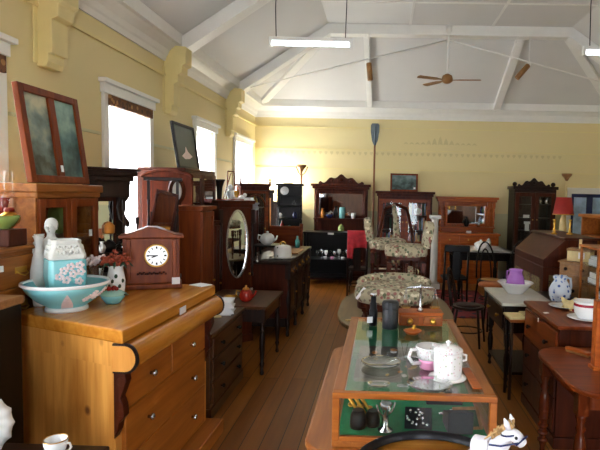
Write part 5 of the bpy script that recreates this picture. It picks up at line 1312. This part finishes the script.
t = thing('clothes_brush', 'long tan clothes brush lying on the nearest mahogany table', 'brush', p, 125)
obj('brush_back', MB().prism(rrect(-.09, .09, -.022, .022, .02), .012, .03, 'xy'), 'gold_oak', t, .005); b = obj('bristles', MB().box(-.08, .08, -.016, .016, 0, .012), 'tan', t); b['kind'] = 'stuff'
p = onp(598, 357, .72)
solo('leaflet', MB().box(-.08, .05, -.03, .03, 0, .004), 'paper', 'white leaflet beside the clothes brush on the nearest table', 'leaflet', (p[0]+.02, p[1], .72), 130)
# turned oak post at the right edge
t = thing('oak_bedpost', 'honey coloured wooden post cut off at the right edge by the chamber pot', 'post', (1.275, 2.98, .72), 0)
obj('shaft', MB().box(-.035, .06, -.03, .03, .02, .40), 'gold_oak', t, .006); obj('foot', MB().box(-.045, .07, -.04, .04, 0, .02), 'gold_oak', t, .004)
# ------------------------------------------------------------------ CENTRE: table, showcase, chairs
t = thing('long_oak_table', 'low oak table with rounded corners beneath the glass showcase', 'table', (.09, 2.55, 0), 0)
obj('table_top', MB().prism(rrect(-.37, .40, -.68, .70, .12), .71, .74, 'xy'), 'oak_y', t, .01)
obj('apron', MB().prism(rrect(-.31, .34, -.6, .62, .08), .6, .71, 'xy'), 'oak_y', t)
for sx in (-.25, .28):
    for sy in (-.5, .52): obj('leg', turned(.04, .6, 14, sx, sy), 'oak', t)
X0, X1, Y0, Y1, Z0, Z1 = -.17, .452, 1.915, 3.14, .74, .95
t = thing('counter_showcase', 'oak framed glass counter showcase lined with green felt in the centre', 'display case', ((X0+X1)/2, (Y0+Y1)/2, Z0), 0)
W2, D2, H2 = (X1-X0)/2, (Y1-Y0)/2, Z1-Z0
obj('base_board', MB().box(-W2, W2, -D2, D2, 0, .022), 'oak_y', t, .003)
fm = MB(); fw = .026
for sx in (-1, 1):
    obj('top_rail', MB().box(sx*W2, sx*(W2-.045), -D2+.03, D2-.03, H2-.022, H2), 'oak_y', t, .003)
for sy in (-1, 1): obj('top_rail', MB().box(-W2, W2, sy*D2, sy*(D2-.03), H2-.022, H2), 'oak', t, .003)
for sx in (-1, 1):
    for sy in (-1, 1): obj('corner_post', MB().box(sx*W2, sx*(W2-.028), sy*D2, sy*(D2-.028), .022, H2-.022), 'oak', t, .003)
obj('lower_rail', MB().box(-W2+.028, W2-.028, -D2, -D2+.02, .022, .04), 'oak', t, .003)
obj('felt_lining', MB().box(-W2+.02, W2-.02, -D2+.022, D2-.03, .023, .029), 'felt', t)
obj('back_board', MB().box(-W2+.02, W2-.02, D2-.025, D2-.012, .022, H2-.022), 'felt', t)
obj('top_pane', MB().box(-W2+.04, W2-.04, -D2+.028, D2-.028, H2-.008, H2-.002), 'shelf_glass', t)
obj('front_pane', MB().box(-W2+.028, W2-.028, -D2+.008, -D2+.012, .03, H2-.02), 'glass', t)
obj('side_pane', MB().box(-W2+.008, -W2+.012, -D2+.028, D2-.028, .022, H2-.022), 'glass', t); obj('side_pane', MB().box(W2-.012, W2-.008, -D2+.028, D2-.028, .022, H2-.022), 'glass', t)
SC = t
ZF = Z0+.029
def inside(x, y): return (x, y, ZF)
t = thing('black_opera_glasses', 'squat black field glass behind the showcase front at left', 'field glass', inside(-.075, 2.03), 10)
obj('barrel', MB().lathe([(.032, 0), (.034, .02), (.03, .05), (.022, .07)], -.0, 0), 'iron', t); obj('barrel', MB().lathe([(.03, 0), (.032, .02), (.028, .045), (.02, .06)], .06, 0.01), 'iron', t)
m = MB().at(T(-.05, 2.10, ZF+.05) @ R(-35, 'Y')); 
for k in range(3): solo('brass_tube', MB().at(R(-33, 'Y')).cyl(.007, 0, .12, 0, 0, 10), 'brass', 'slanting brass tube at the left end inside the counter showcase', 'tube', (-.055+.022*k, 2.09+.012*k, ZF), 0, 'brass tubes in the showcase')
t = thing('silver_stand', 'ornate silver stand near the left front inside the counter showcase', 'ornament', inside(.035, 2.0))
obj('stem', MB().lathe([(.03, 0), (.03, .006), (.01, .02), (.014, .05), (.008, .07), (.02, .09), (.026, .11), (.02, .115)]), 'steel', t)
for k in range(4): a = PI*k/2+.4; obj('arm', MB().tube([(0, 0, .05), (.03*math.cos(a), .03*math.sin(a), .08), (.04*math.cos(a), .04*math.sin(a), .11)], .004, 6), 'steel', t)
t = thing('jewel_card', 'black velvet card of silver jewellery inside the showcase front', 'jewellery card', inside(.165, 2.02), -4)
cdm = MB().at(R(-62, 'X')); cdm.box(-.055, .055, 0, .008, 0, .11); obj('card', cdm, 'black_card', t, .002)
jw = MB().at(R(-62, 'X')); rnd = random.Random(9)
for k in range(16): jw.ball((rnd.uniform(-.045, .045), -.003, rnd.uniform(.015, .1)), (.007, .004, .006), 6, 4)
obj('jewellery', jw, 'steel', t)
t = thing('black_display_pad', 'plain black display pad right of the jewellery card', 'display pad', inside(.275, 2.04), 4)
obj('pad', MB().prism([(-.06, 0), (.06, 0), (.06, .05), (-.06, .09)], 0, .1, 'yz').at(Matrix()), 'black_card', t, .004)
t = thing('medal_display', 'small framed medal at the right end inside the showcase', 'medal', inside(.375, 2.03), 8)
A = R(-50, 'X'); obj('frame', MB().at(A).frame(-.055, .055, 0, .1, .014, 0, .012), 'tan', t, .002); obj('print', MB().at(A).box(-.042, .042, .004, .008, .013, .088), 'leafy', t); obj('medal', MB().at(A).ball((.0, .0, .055), (.02, .006, .01), 10, 6), 'steel', t)
rnd = random.Random(21)
TR = ((.0, 2.68, .24, .3), (.28, 2.68, .25, .3), (.14, 2.98, .5, .2), (.3, 2.36, .16, .18))
labs = []
kinds = [('brooch', 'steel'), ('brooch', 'brass'), ('brooch', 'china'), ('brooch', 'amber')]
pl = 0
while pl < 34:
    x = rnd.uniform(-.13, .41); y = rnd.uniform(2.16, 3.0)
    nm, mt = kinds[pl % 4]; r = rnd.uniform(.008, .017)
    m = MB().ball((0, 0, r*.35), (r*rnd.uniform(1, 1.8), r, r*.5), 10, 6) if pl % 3 else MB().lathe([(r*.7, 0), (r*1.2, 0), (r*1.2, r*.3), (r*.7, r*.3), (r*.7, 0)], seg=14)
    solo(nm, m, mt, 'small piece of jewellery lying on the green felt under the showcase top glass', 'jewellery', (x, y, ZF+(.02 if any(abs(x-a_) < w_/2 and abs(y-b_) < h_/2 for a_, b_, w_, h_ in TR) else 0)), rnd.uniform(0, 180), 'jewellery on the green felt'); pl += 1
for k, (x, y, w_, h_) in enumerate(((.0, 2.68, .24, .3), (.28, 2.68, .25, .3), (.14, 2.98, .5, .2), (.3, 2.36, .16, .18))):
    solo('velvet_tray', MB().box(-w_/2, w_/2, -h_/2, h_/2, 0, .02), ('taupe', 'plumcol', 'taupe', 'black_card')[k], ('taupe velvet tray at the far left inside the counter showcase', 'plum velvet tray at the far right inside the counter showcase', 'taupe velvet tray at the very back of the counter showcase', 'black velvet tray under the floral barrel in the counter showcase')[k], 'tray', (x, y, ZF), 0, bevel=.003)
ZT = Z1
def top(px, py): x, y = on(px, py, ZT); return (x, y, ZT)
# on the glass top
t = thing('leather_cylinder_case', 'large upright black leather cylinder case on the showcase top', 'case', top(390, 328), 0)
obj('case_body', MB().lathe([(.042, 0), (.045, .004), (.045, .11), (.042, .115)], seg=24), 'leather', t); obj('case_lid', MB().lathe([(.047, .112), (.048, .118), (.048, .145), (.042, .155), (.001, .158)], seg=24), 'leather', t)
obj('strap', MB().box(-.008, .008, -.049, -.044, .02, .15), 'leather', t)
t = thing('slim_black_telescope', 'slim black telescope standing beside the large leather cylinder', 'telescope', top(373, 325), 0)
obj('barrel', MB().lathe([(.024, 0), (.024, .09), (.02, .092), (.02, .13), (.016, .132), (.016, .17)], seg=18), 'iron', t); obj('eyepiece', MB().lathe([(.02, .168), (.021, .185), (.01, .186)], seg=18), 'steel', t)
obj('price_tag', MB().at(R(20)).box(-.045, -.012, -.026, -.024, .02, .055), 'paper', t)
p = top(421, 327)
t = thing('brass_balance_scale', 'silver balance scale on a wooden box with two drawers on the showcase', 'scale', (p[0], p[1]+.02, ZT), 2)
obj('box_body', MB().box(-.125, .125, 0, .11, 0, .07), 'gold_oak', t, .004); obj('box_top', MB().box(-.13, .13, -.006, .116, .07, .078), 'gold_oak', t, .003)
for s in (-1, 1): drawer(t, s*.065-.055, s*.065+.055, .008, .064, 'oak', 1, 'brass')
obj('pillar', MB().lathe([(.022, .078), (.012, .09), (.008, .1), (.007, .21), (.012, .22), (.001, .235)], 0, .05), 'steel', t)
obj('beam', MB().tube([(-.085, .05, .208), (-.06, .05, .216), (0, .05, .218), (.06, .05, .216), (.085, .05, .208)], [.003, .005, .007, .005, .003]), 'steel', t)
obj('pointer', MB().tube([(0, .046, .215), (0, .046, .15)], .003, 6), 'steel', t)
for s in (-1, 1):
    for q in (-1, 1): obj('chain', MB().tube([(s*.085, .05, .206), (s*.085+q*.02, .05, .10)], .0015, 5), 'steel', t)
    obj('pan', MB().lathe([(.001, .09), (.022, .094), (.03, .1), (.029, .102), (.001, .092)], s*.085, .05, seg=18), 'brass', t)
# turned wooden dish before the scale
p = top(412, 332)
solo('turned_wooden_dish', MB().lathe([(.03, 0), (.035, .004), (.045, .014), (.05, .02), (.046, .02), (.03, .008), (.001, .007)], seg=24), 'gold_oak', 'round turned wooden dish in front of the balance scale', 'dish', (p[0], p[1]-.04, ZT))
solo('brass_weight', MB().lathe([(.014, 0), (.014, .02), (.006, .024), (.01, .034), (.001, .038)]), 'brass', 'small brass weight standing in front of the balance scale box', 'weight', (p[0]+.012, p[1]+.012, ZT))
# floral china
p = top(450, 383)
t = thing('biscuit_barrel', 'white floral biscuit barrel on a flat foot near the showcase front', 'biscuit barrel', (p[0]-.002, p[1]+.065, ZT), 0)
obj('barrel_body', MB().lathe([(.062, 0), (.066, .004), (.058, .008), (.056, .012), (.06, .06), (.058, .105), (.052, .112)], seg=28), 'floral_china', t)
obj('lid', MB().lathe([(.061, .112), (.06, .12), (.045, .13), (.02, .136), (.001, .137)], seg=28), 'floral_china', t); obj('lid_knob', MB().lathe([(.008, .135), (.006, .142), (.012, .15), (.001, .157)], seg=14), 'floral_china', t)
obj('foot', MB().lathe([(.06, 0), (.076, 0), (.078, .004), (.06, .008)], seg=28), 'china', t)
for s in (-1, 1): obj('handle', MB().tube([(s*.058, 0, .1), (s*.075, 0, .095), (s*.075, 0, .075), (s*.058, 0, .07)], .005), 'floral_china', t)
p = top(431, 372)
t = thing('pink_jug', 'white jug with a pink lower half left of the biscuit barrel', 'jug', (p[0]-.005, p[1]+.05, ZT), 25)
obj('jug_body', MB().lathe([(.034, 0), (.038, .004), (.042, .03), (.048, .045)], seg=24), 'pink', t); obj('jug_top', MB().lathe([(.048, .045), (.056, .07), (.06, .095), (.056, .1), (.05, .075), (.02, .05)], seg=24), 'floral_china', t)
obj('spout', MB().prism([(.03, -.03), (.085, 0), (.03, .03)], .083, .10, 'xy'), 'floral_china', t, .004)
obj('handle', MB().tube([(-.052, 0, .088), (-.09, 0, .09), (-.1, 0, .06), (-.08, 0, .03), (-.042, 0, .028)], .008), 'floral_china', t)
p = top(430, 387)
solo('glass_plate', MB().lathe([(.05, 0), (.055, .002), (.088, .01), (.09, .012), (.055, .006), (.001, .006)], seg=30), 'bisque', 'flat oval pressed plate at the front edge of the showcase top', 'plate', (p[0], p[1]+.012, ZT))
bpy.data.objects['glass_plate'].data.materials[0] = M['platter'] = glassmat('pressed_glass', (.8, .84, .8), 2.5)
p = top(381, 365)
solo('clear_glass_dish', MB().lathe([(.05, 0), (.055, .002), (.085, .014), (.088, .018), (.08, .016), (.055, .007), (.001, .006)], seg=30), 'platter', 'wide clear glass dish on the left of the showcase top', 'dish', p)
p = top(379, 386)
solo('small_glass_saucer', MB().lathe([(.025, 0), (.028, .002), (.042, .009), (.044, .011), (.028, .005), (.001, .005)], seg=24), 'platter', 'small clear saucer near the left front of the showcase top', 'saucer', p)
p = top(468, 381)
solo('wooden_ruler', MB().box(-.018, .018, -.13, .11, 0, .006), 'gold_oak', 'flat wooden ruler lying along the right side of the showcase top', 'ruler', (.385, 2.12, ZT), 2, bevel=.001)
solo('silver_pen', MB().at(R(90, 'Y')).lathe([(.002, -.035), (.004, -.02), (.004, .03), (.002, .035)], seg=8), 'steel', 'short silver pencil lying left of the pink jug', 'pencil', (top(411, 358)[0], top(411, 358)[1], ZT+.004), -15)

# oval table behind with the stacked upholstered chairs
t = thing('oval_table', 'dark olive oval table under the tapestry upholstered chairs', 'table', (.13, 4.35, 0), 0)
n = 40; oval = [(.47*math.copysign(abs(math.cos(2*PI*k/n))**.7, math.cos(2*PI*k/n)), .80*math.copysign(abs(math.sin(2*PI*k/n))**.7, math.sin(2*PI*k/n))) for k in range(n)]
obj('table_top', MB().prism(oval, .72, .75, 'xy'), 'olive_top', t, .008)
obj('pedestal', MB().lathe([(.06, .2), (.1, .25), (.07, .35), (.05, .45), (.09, .55), (.07, .66), (.16, .72)], seg=20), 'dark', t)
for k in range(4): a = PI/4+PI*k/2; obj('leg', MB().tube([(.05*math.cos(a), .05*math.sin(a), .28), (.22*math.cos(a), .22*math.sin(a), .16), (.36*math.cos(a), .36*math.sin(a), .03)], [.04, .03, .025]), 'dark', t)
solo('cream_ticket', MB().box(-.03, .03, -.015, .015, 0, .006), 'cream', 'cream ticket lying on the near left edge of the oval table', 'ticket', (-.22, 3.85, .75), 20)
def cushion(x0, x1, y0, y1, z0, z1, r=.12):
    m = MB(); cx, cy = (x0+x1)/2, (y0+y1)/2; levels = [(z0, .94), (z0+(z1-z0)*.25, 1.0), (z0+(z1-z0)*.7, 1.0), (z1-.012, .95), (z1, .8), (z1+.008, .4)]
    base = rrect(x0-cx, x1-cx, y0-cy, y1-cy, r, 6); k = len(base); vs, fs = [], []
    for z, s in levels: vs += [(cx+a*s, cy+b*s, z) for a, b in base]
    for i in range(len(levels)-1):
        for j in range(k): fs.append((i*k+j, i*k+(j+1) % k, (i+1)*k+(j+1) % k, (i+1)*k+j))
    fs.append(tuple(reversed(range(k)))); fs.append(tuple(range((len(levels)-1)*k, len(levels)*k)))
    return m.add(vs, fs, True)
# low nursing chair, its seat towards the viewpoint
t = thing('tub_chair', 'low tapestry tub chair with short legs lowest of the upholstered chairs', 'chair', (.115, 3.88, .75), 0)
obj('seat', cushion(-.30, .29, -.27, .24, .17, .28, .2), 'floral', t)
obj('seat_rail', MB().prism(rrect(-.28, .27, -.25, .22, .18), .12, .17, 'xy'), 'mahog', t)
obj('seat_roll', MB().tube([(.25*math.cos(a)-.005, .04+.19*math.sin(a), .27+.02*math.sin(a)) for a in [math.radians(0+180*i/16) for i in range(17)]], [.015]+[.045]*15+[.015]), 'floral', t)
for x, y in ((-.22, -.19), (.21, -.19), (-.2, .18), (.2, .18)): obj('leg', turned(.024, .14, 10, x, y), 'mahog', t)
tg = MB().at(R(-35, 'Y')); tg.box(-.012, .012, -.2, -.197, .0, .13); o = obj('price_tag', MB().at(T(-.28, -.2, .2) @ R(35, 'Y')).box(-.01, .01, 0, .003, 0, .1), 'paper', t); o['label'] = 'long white paper tag'
# two upholstered side chairs standing on the table behind it
def nursing_chair(name, label, loc, rz):
    t = thing(name, label, 'chair', loc, rz, 'upholstered chairs on the oval table'); t.scale = (.86, .9, 1)
    obj('seat', cushion(-.19, .19, -.2, .19, .44, .535, .1), 'floral', t)
    obj('seat_rail', MB().prism(rrect(-.18, .18, -.19, .18, .08), .42, .45, 'xy'), 'mahog', t)
    # rounded padded back, leaning
    bk = MB().at(T(0, .17, .53) @ R(-10, 'X')); w = .15
    outl = [(-w*.75, -.02), (w*.75, -.02), (w*.95, .06), (w, .14), (w*.85, .18), (w*.45, .205), (0, .212), (-w*.45, .205), (-w*.85, .18), (-w, .14), (-w*.95, .06)]
    bk.prism(outl, -.03, .05, 'xz'); obj('backrest', bk, 'floral', t, .02, 1)
    for x, y in ((-.16, -.16), (.16, -.16), (-.16, .15), (.16, .15)): obj('leg', turned(.022, .40, 10, x, y), 'mahog', t)
    for y in (-.17,):
        obj('stretcher', MB().box(-.15, .15, y-.01, y+.015, .24, .265), 'mahog', t)
    for x in (-.17,): obj('stretcher', MB().box(x-.012, x+.012, -.15, .15, .24, .265), 'mahog', t)
    for x in (.17,): obj('stretcher', MB().box(x-.012, x+.012, -.15, .15, .24, .265), 'mahog', t)
    for k in range(3): obj('spindle', turned(.012, .13, 8, -.18, -.09+.09*k, .265), 'mahog', t); obj('spindle', turned(.012, .13, 8, .18, -.09+.09*k, .265), 'mahog', t)
    return t
nursing_chair('nursing_chair', 'right upholstered chair facing left on the oval table, nearer of two', (.215, 4.36, .75), -90)
nursing_chair('nursing_chair', 'left upholstered chair facing right on the oval table, behind its pair', (.06, 4.88, .75), 90)
t = thing('carved_chair_back', 'slim upholstered chair splat rising between the two tapestry chair backs', 'chair', (.19, 5.35, 0), 10)
obj('seat', cushion(-.2, .2, -.19, .19, .86, .95, .1), 'floral', t); obj('splat', MB().tube([(0, .17, .9), (.01, .19, 1.2), (.0, .2, 1.45), (-.03, .21, 1.6)], [.05, .045, .03, .02]), 'floral', t)
for x, y in ((-.16, -.15), (.16, -.15), (-.16, .15), (.16, .15)): obj('leg', turned(.022, .86, 10, x, y), 'mahog', t)
for s in (-1, 1): obj('back_rail', MB().tube([(s*.17, .17, .88), (s*.19, .2, 1.25), (s*.12, .22, 1.55)], .018), 'mahog', t)
obj('top_rail', MB().tube([(-.12, .22, 1.55), (0, .22, 1.6), (.12, .22, 1.55)], .02), 'mahog', t)

# round rimmed stand in the foreground and the toy horse
t = thing('round_tray_stand', 'round wooden tray stand with a black rim at the bottom of the picture', 'stand', (.158, 1.375, 0), 0)
obj('tray_top', MB().lathe([(.21, .925), (.215, .93), (.215, .94), (.001, .942)], seg=40), 'pine_top', t)
obj('rim', MB().lathe([(.208, .935), (.226, .93), (.231, .945), (.228, .958), (.219, .964), (.21, .955)], ring=True, seg=48), 'iron', t)
obj('pedestal', MB().lathe([(.04, .1), (.06, .15), (.03, .3), (.035, .6), (.05, .75), (.09, .9), (.12, .925)], seg=20), 'dark', t)
for k in range(3): a = 2*PI*k/3; obj('leg', MB().tube([(.03*math.cos(a), .03*math.sin(a), .16), (.15*math.cos(a), .15*math.sin(a), .1), (.24*math.cos(a), .24*math.sin(a), .02)], [.03, .025, .02]), 'dark', t)
t = thing('toy_horse', 'white toy horse with tan mane and dark bridle on the round tray', 'toy', (.315, 1.44, .943), -38); t.scale = (.66, .66, .66)
skin('horse_body', [(-.02, .0, .07), (.04, 0, .08), (.075, 0, .12), (.10, 0, .165), (.125, 0, .165), (.165, 0, .13), (-.07, 0, .07), (.05, .025, .03), (.05, .03, .01), (.05, -.025, .03), (.05, -.03, .01), (-.07, .025, .03), (-.07, .03, .01), (-.07, -.025, .03), (-.07, -.03, .01)],
     [(0, 1), (1, 2), (2, 3), (3, 4), (4, 5), (0, 6), (1, 7), (7, 8), (1, 9), (9, 10), (6, 11), (11, 12), (6, 13), (13, 14)],
     [.042, .04, .034, .032, .031, .022, .04, .02, .014, .02, .014, .02, .014, .02, .014], 'whitefur', t)
for s in (-1, 1):
    obj('ear', MB().tube([(.10, s*.018, .19), (.095, s*.026, .215), (.085, s*.03, .235)], [.011, .012, .003]), 'whitefur', t)
    obj('eye', MB().ball((.138, s*.024, .165), .007, 10, 7), 'black', t)
mn = MB(); rnd = random.Random(4)
for k in range(40):
    u = k/39; bx_ = .115-.09*u; bz = .205-.085*u; dy = rnd.uniform(-.02, .02)
    mn.tube([(bx_, dy*.4, bz-.01), (bx_-.01+rnd.uniform(-.01, .012), dy, bz+.018), (bx_-.03, dy*1.7, bz-.005)], [.006, .007, .002], 5)
o = obj('mane', mn, 'tanfur', t); o['kind'] = 'stuff'; o['label'] = 'tan shaggy mane'
br = MB()
for (cx, cz, r, tilt) in ((.15, .148, .03, 40), (.10, .165, .036, 75)):
    br.at(T(cx, 0, cz) @ R(tilt, 'Y')); br.tube([(0, r*math.cos(2*PI*i/16), r*math.sin(2*PI*i/16)) for i in range(17)], .004, 6)
br.at(Matrix()); br.tube([(.15, -.03, .15), (.08, -.045, .12), (.03, -.045, .11)], .004, 6)
obj('bridle', br, 'navy', t)

# ------------------------------------------------------------------ light
sc = bpy.context.scene
w = bpy.data.worlds.new('sky'); sc.world = w; w.use_nodes = True
bg = w.node_tree.nodes['Background']; bg.inputs['Color'].default_value = (.86, .93, 1.0, 1); bg.inputs['Strength'].default_value = SKY
def daylight(x, y, z, rot, sx, sz, e=None):
    l = bpy.data.lights.new('daylight', 'AREA'); l.shape = 'RECTANGLE'; l.size = sx; l.size_y = sz
    if e is None: l.cycles.is_portal = True
    else: l.energy = e; l.color = (.92, .96, 1)
    o = bpy.data.objects.new('daylight', l); C.objects.link(o); o.location = (x, y, z); o.rotation_euler = [math.radians(a) for a in rot]
for a, b in WIN+WINX: daylight(WX0-.26, (a+b)/2, (WZ0+WZ1)/2, (0, -90, 0), WZ1-WZ0, b-a)
for a, b in RWIN: daylight(WX1+.26, (a+b)/2, (WZ0+WZ1)/2, (0, 90, 0), WZ1-WZ0, b-a)
daylight((RDOOR[0]+RDOOR[1])/2, WY0-.3, RDOOR[3]/2, (90, 0, 0), RDOOR[1]-RDOOR[0], RDOOR[3])
sc.view_settings.view_transform = 'Standard'; sc.view_settings.look = 'None'; sc.view_settings.gamma = 1; sc.view_settings.exposure = EXPO
sc.view_settings.use_curve_mapping = False
sc.cycles.use_denoising = True; sc.cycles.max_bounces = 10; sc.cycles.transparent_max_bounces = 12; sc.cycles.diffuse_bounces = 5
sc.cycles.caustics_reflective = False; sc.cycles.caustics_refractive = False; sc.cycles.sample_clamp_indirect = 6
